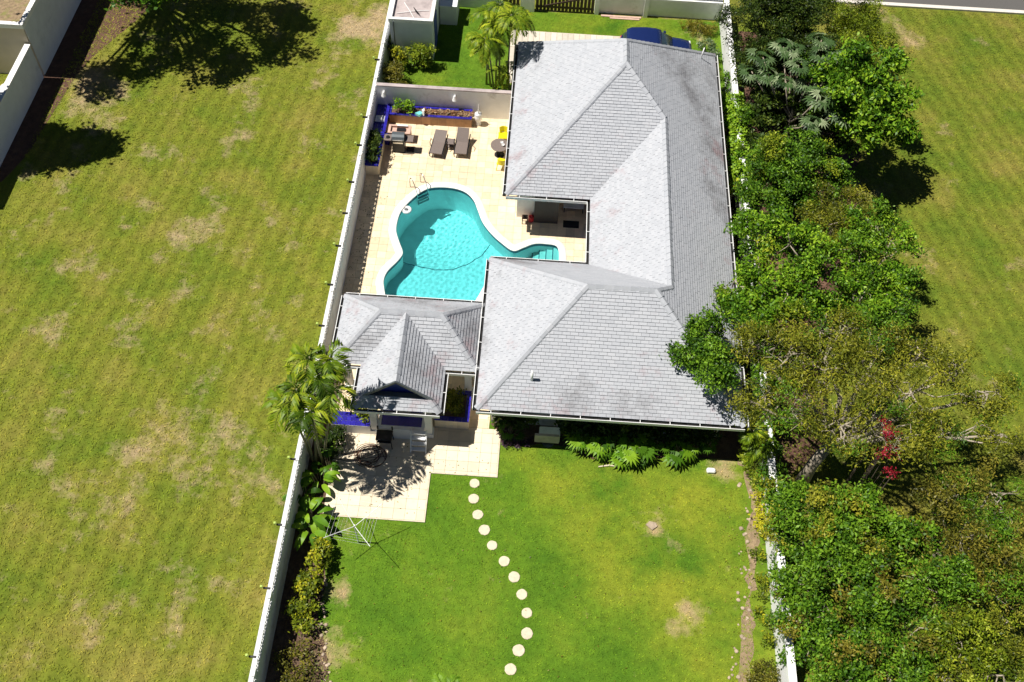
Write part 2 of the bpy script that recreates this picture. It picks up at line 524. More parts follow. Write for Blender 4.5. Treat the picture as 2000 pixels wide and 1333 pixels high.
def sheet(name, poly, z, mat, kind='structure', parent=None):
    bm = bmesh.new()
    vs = [bm.verts.new((x, y, z)) for x, y in poly]
    es = [bm.edges.new((vs[i], vs[(i + 1) % len(vs)])) for i in range(len(vs))]
    bmesh.ops.triangle_fill(bm, edges=es, use_beauty=True)
    bmesh.ops.recalc_face_normals(bm, faces=bm.faces)
    for f in bm.faces:
        if f.normal.z < 0: f.normal_flip()
    me = bpy.data.meshes.new(name); bm.to_mesh(me); bm.free()
    me.materials.append(MT[mat])
    o = link(bpy.data.objects.new(name, me), parent)
    if parent is None:
        o['kind'] = kind
    return o

def sheet_hole(name, outer, holes, z, mat):
    bm = bmesh.new()
    es = []
    for loop in [outer] + holes:
        vs = [bm.verts.new((x, y, z)) for x, y in loop]
        es += [bm.edges.new((vs[i], vs[(i + 1) % len(vs)])) for i in range(len(vs))]
    bmesh.ops.triangle_fill(bm, edges=es, use_beauty=True)
    for f in bm.faces:
        if f.normal.z < 0: f.normal_flip()
    me = bpy.data.meshes.new(name); bm.to_mesh(me); bm.free()
    me.materials.append(MT[mat])
    o = link(bpy.data.objects.new(name, me))
    o['kind'] = 'structure'
    return o

def smooth_loop(pts, sub=5):
    out = []
    n = len(pts)
    for i in range(n):
        p0, p1, p2, p3 = (Vector(pts[(i + k) % n]) for k in (-1, 0, 1, 2))
        for j in range(sub):
            t = j / sub
            q = .5 * ((2 * p1) + (p2 - p0) * t + (2 * p0 - 5 * p1 + 4 * p2 - p3) * t * t + (3 * p1 - p0 - 3 * p2 + p3) * t ** 3)
            out.append((q.x, q.y))
    return out

def loop_area(l):
    return sum(l[i][0] * l[(i + 1) % len(l)][1] - l[(i + 1) % len(l)][0] * l[i][1] for i in range(len(l))) / 2

def offset_loop(l, d):
    """outward offset of a counter-clockwise loop"""
    out = []
    n = len(l)
    for i in range(n):
        a = Vector(l[i - 1]); b = Vector(l[(i + 1) % n]); t = (b - a).normalized()
        out.append((l[i][0] + t.y * d, l[i][1] - t.x * d))
    return out

def inside(p, l):
    x, y = p; c = False; j = len(l) - 1
    for i in range(len(l)):
        xi, yi = l[i]; xj, yj = l[j]
        if (yi > y) != (yj > y) and x < (xj - xi) * (y - yi) / (yj - yi) + xi:
            c = not c
        j = i
    return c

def clip_half(poly, p, n):
    """keep the side of the line through p where n points"""
    out = []
    for i in range(len(poly)):
        a = poly[i]; b = poly[(i + 1) % len(poly)]
        da = (a[0] - p[0]) * n[0] + (a[1] - p[1]) * n[1]
        db = (b[0] - p[0]) * n[0] + (b[1] - p[1]) * n[1]
        if da >= 0: out.append(a)
        if (da >= 0) != (db >= 0):
            t = da / (da - db)
            out.append((a[0] + (b[0] - a[0]) * t, a[1] + (b[1] - a[1]) * t))
    return out

def clip_rect(poly, u0, v0, u1, v1):
    for p, n in (((u0, 0), (1, 0)), ((u1, 0), (-1, 0)), ((0, v0), (0, 1)), ((0, v1), (0, -1))):
        if len(poly) < 3: return []
        poly = clip_half(poly, p, n)
    return poly

# ------------------------------------------------------------------ ground, lawns, paving
POOL = [(-6.68, -1.18), (-6.74, -.71), (-6.62, -.21), (-6.3, .31), (-6.09, .74), (-6.09, 1.02), (-6.28, 1.48), (-6.54, 2.2), (-6.57, 2.82), (-6.49, 3.46),
        (-6.22, 4.06), (-5.76, 4.75), (-5.27, 5.17), (-4.66, 5.31), (-3.97, 5.28), (-3.4, 5.05), (-2.98, 4.57), (-2.73, 3.95), (-2.43, 3.17), (-1.97, 2.49),
        (-1.42, 1.92), (-.86, 1.5), (-.41, 1.72), (.09, 2.01), (.63, 2.06), (1.22, 1.93), (1.34, 1.13), (1.26, .45), (.9, 0), (.3, -.25), (-.6, -.28),
        (-1.4, -.2), (-1.95, -.56), (-2.38, -1.64), (-2.9, -2.6), (-3.8, -3.15), (-4.8, -3.25), (-5.8, -2.85), (-6.4, -2.05)]
pool_loop = smooth_loop(POOL, 4)
if loop_area(pool_loop) < 0:
    pool_loop.reverse()
cope_loop = offset_loop(pool_loop, .31)

ground = sheet_hole('ground', [(-160, -130), (160, -130), (160, 180), (-160, 180)], [offset_loop(pool_loop, .2)], 0, 'field')
right_field = sheet('right_field', [(10.12, -130), (160, -130), (160, 22.1), (10.12, 22.1)], .003, 'right_field')
back_lawn = sheet('back_lawn', [(-8.5, -36), (10.0, -36), (10.0, -7.9), (-8.5, -7.9)], .004, 'lawn')
front_lawn = sheet('front_lawn', [(-8.5, 10.5), (10.0, 10.5), (10.0, 19.6), (-8.5, 19.6)], .004, 'lawn')
road = sheet('road', [(14.5, 22.35), (80, 22.05), (80, 29), (-60, 29), (-60, 22.4)], .008, 'asphalt')
kerb = MB().box(-60, 22.0, .0, 80, 22.28, .12).build('kerb', 'kerb'); kerb['kind'] = 'structure'
side_soil = sheet('side_passage_soil', [(8.35, -8.3), (10, -8.3), (10, 10.5), (8.35, 10.5)], .006, 'soil')
gs_ = random.Random(8)
grove_soil = sheet('grove_soil', smooth_loop([(px + (gs_.uniform(-.45, .45) if px > 10.2 else 0), py + gs_.uniform(-.3, .3)) for px, py in [(10.1, -8), (11.2, -8.8), (12.2, -8.6), (13.3, -7), (13.5, -5), (13.8, -3), (14.1, -1), (14.4, 1), (14.9, 3), (15.4, 4.8), (15.8, 6.5), (16.1, 8), (16.2, 9.5), (16, 11.2), (15.6, 13), (15, 15), (14.5, 17), (10.1, 17)]], 4), .006, 'red_soil')
left_bed = sheet('wall_bed_soil', smooth_loop([(-8.48, -20.5), (-6.0, -20.5), (-6.2, -19.2), (-6.6, -17.8), (-7.05, -16.7), (-6.95, -15.7), (-7.2, -14.3), (-7.45, -12.8), (-7.55, -11), (-7.7, -9.2), (-7.8, -7.2), (-8.48, -4)], 3), .010, 'soil')
front_bed = sheet('house_bed_soil', smooth_loop([(-.9, -8.4), (-.85, -8.9), (.98, -8.85), (2.04, -8.94), (2.9, -9.36), (3.96, -9.52), (5.22, -9.3), (6.07, -9.12), (8.1, -9.0), (9.2, -8.95), (9.9, -8.4), (8.2, -7.9), (4, -7.9), (-.9, -7.9)], 3), .010, 'soil')
rb_ = random.Random(3)
right_bed = sheet('border_soil', smooth_loop([(px + rb_.uniform(-.16, .16), py + rb_.uniform(-.3, .3)) for px, py in (lambda L_: [((a[0] * (4 - q) + b[0] * q) / 4, (a[1] * (4 - q) + b[1] * q) / 4) for a, b in zip(L_, L_[1:] + L_[:1]) for q in range(4)])([(9.95, -8.9), (9.1, -9.05), (9.2, -9.9), (9.5, -10.85), (9.15, -12.44), (9.02, -14.5), (8.7, -16.2), (8.35, -18.1), (8.2, -20.4), (8.7, -20.4), (8.8, -18.1), (9.2, -16.2), (9.3, -14.5), (9.55, -12.6), (9.97, -11.6)])], 2), .010, 'dry_soil')
nbr_soil = sheet('verge_soil', smooth_loop([(-26.6, 5), (-25.6, 5.5), (-25.2, 9), (-24.6, 13), (-22.5, 18), (-21.5, 24), (-26.6, 24)], 4), .005, 'red_soil')

# ---- paving: slabs with single tiles on them
patio_poly = [(-8.5, -8.3), (-1.3, -8.3), (-1.3, -2.05), (3.3, -2.05), (3.3, 3.0), (3.3, 6.2), (-.9, 6.2), (-.9, 10.45), (-8.5, 10.45)]
patio = sheet_hole('pool_patio', patio_poly, [offset_loop(pool_loop, .12)], .012, 'grout')
terrace = sheet('back_terrace', [(-7.55, -12.68), (-3.56, -12.68), (-3.56, -10.5), (-.85, -10.5), (-.85, -8.3), (-7.55, -8.3)], .012, 'grout')

def pave(parent, polys, size, org, z0, th, mat, seed, name='tile', limit=300, avoid=None, gap=.009):
    rnd = random.Random(seed)
    rest = MB(); pieces = []
    bx0 = min(p[0] for q in polys for p in q); bx1 = max(p[0] for q in polys for p in q)
    by0 = min(p[1] for q in polys for p in q); by1 = max(p[1] for q in polys for p in q)
    for poly in polys:
        i0 = int((bx0 - org[0]) / size) - 1; i1 = int((bx1 - org[0]) / size) + 2
        j0 = int((by0 - org[1]) / size) - 1; j1 = int((by1 - org[1]) / size) + 2
        for i in range(i0, i1):
            for j in range(j0, j1):
                u0 = org[0] + i * size + gap / 2; v0 = org[1] + j * size + gap / 2
                c = clip_rect(list(poly), u0, v0, u0 + size - gap, v0 + size - gap)
                if len(c) < 3 or abs(loop_area(c)) < .01: continue
                if avoid:
                    ins = [inside(p, avoid) for p in c]
                    if all(ins): continue
                    if any(ins):
                        cx = sum(p[0] for p in c) / len(c); cy = sum(p[1] for p in c) / len(c)
                        k = min(range(len(avoid)), key=lambda q: (avoid[q][0] - cx) ** 2 + (avoid[q][1] - cy) ** 2)
                        a = Vector(avoid[k - 1]); b = Vector(avoid[(k + 1) % len(avoid)]); t = (b - a).normalized()
                        nrm = (t.y, -t.x)
                        c = clip_half(c, (avoid[k][0] - nrm[0] * .05, avoid[k][1] - nrm[1] * .05), nrm)
                        if len(c) < 3 or abs(loop_area(c)) < .004: continue
                if loop_area(c) < 0: c.reverse()
                pieces.append((v0, c))
    pieces.sort(key=lambda q: q[0])
    full = None
    for k, (v0, c) in enumerate(pieces):
        dz = rnd.uniform(-.002, .002)
        if k < limit:
            cx, cy = c[0]
            isfull = len(c) == 4 and abs(abs(loop_area(c)) - (size - gap) ** 2) < 1e-4
            xs = min(p[0] for p in c); ys = min(p[1] for p in c)
            if isfull and full is not None:
                o = bpy.data.objects.new(name, full); link(o, parent)
            else:
                mb = MB().prism([(p[0] - xs, p[1] - ys) for p in c], 0, th)
                o = mb.build(name, mat, parent, off=(0, 0, 0))
                if isfull: full = o.data
            o.location = (xs, ys, z0 + dz)
            o.rotation_euler = (rnd.gauss(0, .002), rnd.gauss(0, .002), 0)
        else:
            rest.prism(c, z0 + dz, z0 + th + dz, rnd.random())
    if rest.v:
        o = rest.build(name + '_field', mat, parent, off=(0, 0, 0)); o['kind'] = 'stuff'

pave(patio, [[(-8.5, -8.3), (-1.3, -8.3), (-1.3, -2.05), (-8.5, -2.05)], [(-8.5, -2.05), (3.3, -2.05), (3.3, 6.2), (-8.5, 6.2)], [(-8.5, 6.2), (-.9, 6.2), (-.9, 10.45), (-8.5, 10.45)]],
     .42, (-8.5, -8.3), .013, .022, 'tile', 3, avoid=offset_loop(pool_loop, .24))
pave(terrace, [[(-7.55, -12.68), (-3.56, -12.68), (-3.56, -10.5), (-7.55, -10.5)], [(-7.55, -10.5), (-.85, -10.5), (-.85, -8.32), (-7.55, -8.32)]],
     .46, (-7.55, -12.68), .013, .03, 'terrace_tile', 4)
t_edge = MB().box(-7.55, -12.74, 0, -3.5, -12.685, .05).box(-3.555, -12.685, 0, -3.5, -10.56, .05).box(-3.5, -10.56, 0, -.79, -10.505, .05).box(-.845, -10.505, 0, -.79, -8.4, .05)
t_edge.build('edge_strip', 'step_stone', terrace, off=(0, 0, 0))

driveway = sheet('driveway', [(-1.95, 13.3), (8.0, 13.3), (8.0, 17.8), (-1.95, 17.8)], .010, 'grout')
rnd = random.Random(5)
pv = None
for i in range(31):
    for r_, (ya, yb) in enumerate(((13.35, 14.8), (14.82, 16.28), (16.3, 17.78))):
        x0 = -1.93 + i * .32
        if pv is None:
            pv = MB().box(0, 0, 0, .305, 1.45, .03).build('paver', 'paver', driveway, off=(0, 0, 0)); o = pv
        else:
            o = link(bpy.data.objects.new('paver', pv.data), driveway)
        o.location = (x0, ya, .011 + rnd.uniform(-.002, .002))

# ------------------------------------------------------------------ swimming pool
pool = thing('swimming_pool', 'kidney shaped swimming pool with white coping on the cream patio', 'pool', (-4.4, 1.5, 0))
n = len(pool_loop)
wl = MB()
dp = -2.9
wl.add([(x, y, -.20) for x, y in pool_loop] + [(x, y, dp) for x, y in pool_loop], [(i, n + i, n + (i + 1) % n, (i + 1) % n) for i in range(n)])
wl.build('basin_wall', 'plaster', pool, True)
wb = MB()
wb.add([(x, y, .02) for x, y in pool_loop] + [(x, y, -.20) for x, y in pool_loop], [(i, n + i, n + (i + 1) % n, (i + 1) % n) for i in range(n)])
wb.build('waterline_band', 'pool_tile', pool, True)
drop = [(-6.6, 1.2), (-6.16, 1.09), (-5.51, .92), (-4.56, .75), (-3.71, .82), (-2.95, 1.26), (-2.39, 1.82), (-2.04, 2.52), (-1.9, 3.2)]
def drop_d(x, y):
    best = 9; sg = 1
    for a, b in zip(drop, drop[1:]):
        ax, ay = a; bx, by = b
        t = max(0, min(1, ((x - ax) * (bx - ax) + (y - ay) * (by - ay)) / ((bx - ax) ** 2 + (by - ay) ** 2)))
        px, py = ax + t * (bx - ax), ay + t * (by - ay)
        d = math.hypot(x - px, y - py)
        if d < best:
            best = d; sg = 1 if (bx - ax) * (y - ay) - (by - ay) * (x - ax) > 0 else -1
    return best * sg
fl = MB(); st_ = .1
nx, ny = int(8.6 / st_), int(9.0 / st_)
vs = []
for j in range(ny + 1):
    for i in range(nx + 1):
        x = -7 + i * st_; y = -3.4 + j * st_
        d = drop_d(x, y)
        z = -1.25 - .02 * max(0, -d) if d < 0 else (-1.25 - min(d / .12, 1) * .2 - max(0, min(1, (d - .12) / 2)) * .95)
        vs.append((x, y, z))
fl.add(vs, [(j * (nx + 1) + i, j * (nx + 1) + i + 1, (j + 1) * (nx + 1) + i + 1, (j + 1) * (nx + 1) + i) for j in range(ny) for i in range(nx)])
fl.build('basin_floor', 'plaster', pool, True)
for k, (x0, zt) in enumerate(((1.0, -.28), (.68, -.5), (.36, -.72), (.04, -.94))):
    MB().box(x0, -.3, -1.3, x0 + (.45 if k == 0 else .32), 2.3, zt).build('step', 'coping', pool)
cp = MB()
inn = offset_loop(pool_loop, -.03)
ring = [(inn, .018), (inn, .055), (offset_loop(pool_loop, .0), .07), (cope_loop, .062), (offset_loop(pool_loop, .33), .03), (offset_loop(pool_loop, .33), .01)]
for lp, z in ring:
    cp.v += [(x, y, z) for x, y in lp]
cp.t = [0.] * len(cp.v)
for l in range(len(ring) - 1):
    for i in range(n):
        j = (i + 1) % n
        cp.f.append((l * n + i, l * n + j, (l + 1) * n + j, (l + 1) * n + i))
cp.f = [tuple(reversed(f)) for f in cp.f]
cp.build('coping', 'coping', pool, True)
lg = MB().tube([(x, y, -1.24) for x, y in drop[1:8]], .016, 5); lg.build('ledge_trim', 'pool_tile', pool, True)
for x0, zt in ((1.0, -.28), (.68, -.5), (.36, -.72), (.04, -.94)):
    MB().box(x0 - .012, -.3, zt - .05, x0 + .03, 2.3, zt + .004).build('nosing', 'pool_tile', pool)
# rippled water surface: a fine grid trimmed to the basin outline
wm = MB(); wst = .045
wl_ = offset_loop(pool_loop, .05)
wx, wy = int(8.5 / wst), int(9.0 / wst)
rw_ = np.random.default_rng(8)
waves = [(rw_.uniform(0, 2 * PI), rw_.uniform(11, 38), rw_.uniform(0, 6.28)) for _ in range(26)]
def ripple(x, y):
    return sum(math.sin(k * (x * math.cos(a) + y * math.sin(a)) + p) * WAVE_H / k ** 1.2 for a, k, p in waves)
WAVE_H = .011
ids = {}
ins_ = {}
for j in range(wy + 1):
    for i in range(wx + 1):
        ins_[(i, j)] = inside((-7 + i * wst, -3.4 + j * wst), wl_)
fs_ = []
for j in range(wy):
    for i in range(wx):
        c = [(i, j), (i + 1, j), (i + 1, j + 1), (i, j + 1)]
        if any(ins_[q] for q in c):
            for q in c:
                if q not in ids:
                    x, y = -7 + q[0] * wst, -3.4 + q[1] * wst
                    ids[q] = len(wm.v); wm.v.append((x, y, -.11 + ripple(x, y))); wm.t.append(0.)
            fs_.append(tuple(ids[q] for q in c))
wm.f = fs_
water = wm.build('water', 'water', None, True)
water['kind'] = 'structure'
if CAUSTIC:
    water.cycles.is_caustics_caster = True
    for ch in pool.children:
        ch.cycles.is_caustics_receiver = True
    sun.use_shadow = True
    sun.cycles.is_caustics_light = True

lad = thing('pool_ladder', 'steel pool ladder with two looped handrails at the deep end', 'ladder', (-5.65, 5.0, 0))
ldir = Vector((.51, .39, 0)).normalized(); lout = Vector((-.39, .51, 0)).normalized()
for s in (-1, 1):
    b = Vector((-5.62, 4.92, 0)) + ldir * .3 * s
    pts = [b + lout * .55 + Vector((0, 0, .05)), b + lout * .58 + Vector((0, 0, .55)), b + lout * .48 + Vector((0, 0, .72)), b + lout * .28 + Vector((0, 0, .74)), b + lout * .05 + Vector((0, 0, .5)), b - lout * .12 + Vector((0, 0, .1)), b - lout * .16 + Vector((0, 0, -.4)), b - lout * .16 + Vector((0, 0, -.9))]
    MB().tube(pts, .022, 6).build('handrail', 'steel', lad, True)
for z in (-.2, -.5, -.8):
    c = Vector((-5.62, 4.92, z)) - lout * .16
    MB().bar(c - ldir * .3, c + ldir * .3, .12, .03).build('rung', 'white_metal', lad)

fr = thing('float_ring', 'white ring float on the water near the pool edge', 'float', (-6.2, 3.72, -.1))
tb = MB(); pts = [(-6.2 + .17 * math.cos(a), 3.72 + .17 * math.sin(a), -.06) for a in np.linspace(0, 2 * PI, 21)]
tb.tube(pts, .085, 8).build('ring', 'white_metal', fr, True)
MB().lathe([(.09, -.1), (.09, -.02), (.05, .0)], (-6.2, 3.72, -.02), 10).build('cap', 'grey_lid', fr, True)

# ------------------------------------------------------------------ roofs
def tile_face(poly, ex, wt, th, seed):
    """courses of tiles on a planar roof face; poly starts with its eave edge"""
    rnd = random.Random(seed)
    P = [Vector(p) for p in poly]
    e = (P[1] - P[0]); e.z = 0; e.normalize()
    nrm = Vector((0, 0, 0))
    for i in range(len(P)):
        nrm += P[i].cross(P[(i + 1) % len(P)])
    if nrm.z < 0: nrm = -nrm
    nrm.normalize()
    up = nrm.cross(e)
    if up.z < 0: up = -up
    O = P[0]
    q = [((p - O).dot(e), (p - O).dot(up)) for p in P]
    if loop_area(q) < 0: q.reverse()
    # right-handed frame (a, up, nrm)
    a = up.cross(nrm)
    q = [((O + e * u + up * v - O).dot(a), v) for u, v in q]
    if loop_area(q) < 0: q.reverse()
    umin = min(p[0] for p in q); umax = max(p[0] for p in q); vmax = max(p[1] for p in q)
    M = Matrix(((a.x, up.x, nrm.x, O.x), (a.y, up.y, nrm.y, O.y), (a.z, up.z, nrm.z, O.z), (0, 0, 0, 1)))
    out = []
    for k in range(int(vmax / ex) + 1):
        v0 = k * ex; v1 = v0 + ex
        u = umin - wt * (0.5 if k % 2 else 0) - rnd.uniform(0, .08)
        while u < umax:
            wd = wt
            c = clip_rect(q, u + .0045, v0, u + wd - .0045, v1)
            if len(c) >= 3 and abs(loop_area(c)) > .0015:
                c2 = []
                for p in c:
                    if not c2 or (abs(p[0] - c2[-1][0]) + abs(p[1] - c2[-1][1])) > 1e-4: c2.append(p)
                if len(c2) > 2 and (abs(c2[0][0] - c2[-1][0]) + abs(c2[0][1] - c2[-1][1])) < 1e-4: c2.pop()
                if len(c2) >= 3:
                    full = abs(abs(loop_area(c2)) - (wd - .009) * ex) < 1e-4 and len(c2) == 4
                    out.append((M, nrm, u + .0045, v0, ex, c2, full, th))
            u += wd
    return out

def tile_geo(c, u0, v0, ex, th, dz=0.):
    n_ = len(c)
    vs = [(p[0] - u0, p[1] - v0, .0) for p in c] + [(p[0] - u0, p[1] - v0, .008 + dz + th * (1 - (p[1] - v0) / ex)) for p in c]
    fs = [tuple(range(n_, 2 * n_))]
    for i in range(n_):
        j = (i + 1) % n_
        fs.append((i, j, n_ + j, n_ + i))
    return vs, fs

def lay_tiles(roof, tiles, limit, seed):
    rnd = random.Random(seed)
    org = ORG[roof.name]
    def score(t):
        M, nrm, u0, v0, ex, c, full, th = t
        p = M @ Vector((u0, v0, 0)); d = CAM - p
        return abs(loop_area(c)) * max(0, nrm.dot(d.normalized())) / d.length_squared
    tiles.sort(key=score, reverse=True)
    shared = {}
    rest = MB()
    for k, t in enumerate(tiles):
        M, nrm, u0, v0, ex, c, full, th = t
        dz = rnd.uniform(0, .008)
        if k < limit:
            key = 'full' if full else None
            if key and key in shared:
                o = bpy.data.objects.new('roof_tile', shared[key]); link(o, roof)
            else:
                vs, fs = tile_geo(c, u0, v0, ex, th)
                o = MB().add(vs, fs).build('roof_tile', 'roof', roof, off=(0, 0, 0))
                if key: shared[key] = o.data
            o.matrix_basis = Matrix.Translation(-org) @ M @ Matrix.Translation((u0, v0, dz * .5)) @ Matrix.Rotation(rnd.gauss(0, .006), 4, 'Z')
        else:
            vs, fs = tile_geo(c, 0, v0, ex, th, dz)
            rest.add([M @ Vector((v[0], v[1] + v0, v[2])) for v in vs], fs, rnd.random() + .001)
    if rest.v:
        o = rest.build('roof_tiling', 'roof', roof); o['kind'] = 'stuff'

def caps(roof, lines, slope, seed, step=.34):
    """half-round cap pieces laid uphill along hips and ridges"""
    rnd = random.Random(seed)
    org = ORG[roof.name]
    mesh = {}
    for (a, b, flat) in lines:
        a = Vector(a); b = Vector(b); d = b - a; L = d.length; d.normalize()
        side = Vector((0, 0, 1)).cross(d).normalized(); nn = d.cross(side)
        k = max(1, int(L / step)); stp = L / k
        drop_ = -.10 if flat else -.055
        key = (round(stp, 3), flat)
        if key not in mesh:
            prof = [(-.15, drop_), (-.11, drop_ + .055), (0, .058), (.11, drop_ + .055), (.15, drop_)]
            vs = []
            for (t, lift) in ((0., .028), (stp + .02, .004)):
                vs += [(t, y, z + lift) for y, z in prof]
            fs = [(i, i + 1, 6 + i, 5 + i) for i in range(4)] + [(4, 3, 2, 1, 0)]
            fs = [tuple(reversed(f)) for f in fs]
            me = bpy.data.meshes.new('ridge_cap'); me.from_pydata(vs, [], fs); me.materials.append(MT['roof'])
            mesh[key] = me
        for i in range(k):
            p = a + d * (i * stp)
            o = bpy.data.objects.new('ridge_cap', mesh[key]); link(o, roof)
            M = Matrix(((d.x, side.x, nn.x, p.x), (d.y, side.y, nn.y, p.y), (d.z, side.z, nn.z, p.z), (0, 0, 0, 1)))
            o.matrix_basis = Matrix.Translation(-org) @ M @ Matrix.Rotation(rnd.gauss(0, .03), 4, 'X')

def gutters(parent, segs, z, brk=1.1):
    """U-shaped gutters along eaves: (p, q, outward)"""
    for (p, q, o) in segs:
        p = Vector((*p, z)); q = Vector((*q, z)); o = Vector((*o, 0)); d = (q - p).normalized()
        def strip(name, mat, o0, o1, z0, z1, par):
            mb = MB()
            c = [p + o * o0, q + o * o0, q + o * o1, p + o * o1]
            mb.add([(v.x, v.y, z + z0) for v in c] + [(v.x, v.y, z + z1) for v in c], [(3, 2, 1, 0), (4, 5, 6, 7), (0, 1, 5, 4), (1, 2, 6, 5), (2, 3, 7, 6), (3, 0, 4, 7)])
            return mb.build(name, mat, par)
        g = strip('gutter', 'white_metal', .14, .165, -.15, .0, parent)
        strip('gutter_channel', 'black', .0, .139, -.145, -.09, g)
        L = (q - p).length
        k = max(1, int(L / brk))
        for i in range(k):
            c = p + d * (L * (i + .5) / k)
            mb = MB().bar(c - o * .02 + Vector((0, 0, .004)), c + o * .15 + Vector((0, 0, .004)), .026, .012)
            mb.build('bracket', 'white_metal', g)

# ---- main house
ZE = 2.6
house = thing('main_house', 'long white house with grey hipped tile roofs around the pool patio', 'house', (3.5, 2, 0))
hw = MB()
def wall_ring(mb, pts, t, z0, z1):
    """straight walls along a closed counter-clockwise footprint, thickness inward"""
    inn_ = offset_loop(pts, -t)
    n_ = len(pts)
    for i in range(n_):
        a = pts[i]; b = pts[(i + 1) % n_]
        mb.add([(a[0], a[1], z0), (b[0], b[1], z0), (b[0], b[1], z1), (a[0], a[1], z1)], [(0, 1, 2, 3)])
FP = [(-1.25, -7.95), (8.25, -7.95), (8.25, 12.9), (-.85, 12.9), (-.85, 3.65), (.02, 3.65), (.02, 6.2), (3.05, 6.2), (3.05, -1.75), (-1.25, -1.75)]
wall_ring(hw, FP, .2, 0, ZE + .02)
hw.build('wall', 'white', house)
MB().box(3.02, -1.6, .02, 3.045, 6.1, 2.5).build('blue_wall', 'blue_paint', house)
MB().box(.0, 3.35, .04, 1.15, 3.42, 2.35).build('sliding_panel', 'charcoal', house)
sof = MB().add([(-1.78, -8.93, ZE - .03), (8.8, -8.93, ZE - .03), (8.8, 13.42, ZE - .03), (-1.35, 13.42, ZE - .03), (-1.35, 2.66, ZE - .03), (2.55, 2.66, ZE - .03), (2.55, -1.24, ZE - .03), (-1.78, -1.24, ZE - .03)], [tuple(range(7, -1, -1))])
sof.build('soffit', 'white', house)
# windows and doors in the walls
def window(parent, x0, x1, y, z0, z1, axis='y', out=-1):
    def bx(a0, a1, d0, d1, q0, q1, name, mat, par):
        if axis == 'y': return MB().box(a0, min(y + d0 * out, y + d1 * out), q0, a1, max(y + d0 * out, y + d1 * out), q1).build(name, mat, par)
        return MB().box(min(y + d0 * out, y + d1 * out), a0, q0, max(y + d0 * out, y + d1 * out), a1, q1).build(name, mat, par)
    w = bx(x0, x1, .005, .02, z0, z1, 'window', 'glass', parent)
    bx(x0 - .06, x0, .005, .05, z0, z1, 'frame', 'white_metal', w); bx(x1, x1 + .06, .005, .05, z0, z1, 'frame', 'white_metal', w)
    bx(x0 - .06, x1 + .06, .005, .05, z1, z1 + .06, 'frame', 'white_metal', w); bx(x0 - .1, x1 + .1, .005, .09, z0 - .07, z0, 'sill', 'white', w)
    bx((x0 + x1) / 2 - .025, (x0 + x1) / 2 + .025, .02, .035, z0, z1, 'mullion', 'white_metal', w)
window(house, 2.6, 4.0, -7.95, .95, 2.0); window(house, 5.4, 6.8, -7.95, .95, 2.0)
window(house, -8.0, -6.9, -1.25, 1.0, 2.0, 'x', -1); window(house, 7.0, 8.6, -.85, .9, 2.0, 'x', -1)
dz_ = MB().box(-.873, 5.0, .04, -.853, 6.6, 2.1).build('patio_door', 'glass', house); MB().box(-.90, 5.75, .04, -.875, 5.83, 2.1).build('mullion', 'white_metal', dz_)

H = lambda x, y, h: (x, y, ZE + h)
FL, FR = H(2.281, -4.724, 2.944), H(5.001, -4.724, 2.944)
WS, WN = H(5.68, -4.104, 2.418), H(5.68, 5.741, 2.418)
BF, BB = H(3.76, 7.636, 3.906), H(3.76, 9.22, 3.906)
c1, c2, c3, c4 = H(-1.35, 2.66, 0), H(-1.35, 13.42, 0), H(8.8, 13.42, 0), H(2.55, 2.66, 0)
c5, c6, c7, c8 = H(2.55, -1.24, 0), H(-1.78, -1.24, 0), H(-1.78, -8.93, 0), H(8.8, -8.93, 0)
FACES = [[c7, c8, FR, FL], [c6, c7, FL], [c5, c6, FL, FR, WS], [c4, c5, WS, WN], [c1, c4, WN, BF], [c2, c1, BF, BB], [c3, c2, BB], [c8, c3, BB, BF, WN, WS, FR]]
deck = MB()
for f in FACES:
    f2 = list(f)
    if sum((f2[i][0] * f2[(i + 1) % len(f2)][1] - f2[(i + 1) % len(f2)][0] * f2[i][1]) for i in range(len(f2))) < 0: f2.reverse()
    deck.add(f2, [tuple(range(len(f2)))])
roof = deck.build('roof', 'roof_deck', house)
tl = []
for i, f in enumerate(FACES):
    tl += tile_face(f, .142, .325, .026, 20 + i)
lay_tiles(roof, tl, 300, 9)
caps(roof, [(c7, FL, 0), (c8, FR, 0), (c6, FL, 0), (FL, FR, 1), (WS, FR, 0), (WS, WN, 1), (WN, BF, 0), (c1, BF, 0), (BF, BB, 1), (c2, BB, 0), (c3, BB, 0)], .77, 6)
gutters(house, [((-1.78, -8.93), (8.8, -8.93), (0, -1)), ((-1.78, -8.93), (-1.78, -1.24), (-1, 0)), ((-1.78, -1.24), (2.4, -1.24), (0, 1)), ((2.55, -1.1), (2.55, 2.5), (-1, 0)),
                ((-1.35, 2.66), (2.4, 2.66), (0, -1)), ((-1.35, 2.66), (-1.35, 13.42), (-1, 0)), ((8.8, -8.93), (8.8, 13.42), (1, 0))], ZE)
def roof_z(x, y):
    fb = min(.70 * (y + 8.93), .845 * (-1.24 - y), .725 * (x + 1.78), .775 * (8.8 - x))
    bb = min(.785 * (y - 2.66), .93 * (13.42 - y), .763 * (x + 1.35), .775 * (8.8 - x))
    return ZE + max(fb, bb)
z0 = roof_z(.33, -7.9)
MB().tube([(.33, -7.9, z0 - .1), (.33, -7.9, z0 + .62)], .055, 10).build('vent_pipe', 'white_metal', house, True)
z0 = roof_z(7.3, -7.9)
v_ = MB().tube([(7.3, -7.9, z0 - .1), (7.3, -7.9, z0 + .32)], .07, 10).build('vent_pipe', 'white_metal', house, True)
MB().lathe([(.02, .0), (.1, .03), (.1, .1), (.03, .14)], (7.3, -7.9, z0 + .3), 10).build('cowl', 'white_metal', v_, True)
z0 = roof_z(7.9, 12.2)
MB().tube([(7.9, 12.2, z0 - .1), (8.0, 12.3, z0 + .6)], .03, 8).build('vent_pipe', 'white_metal', house, True)

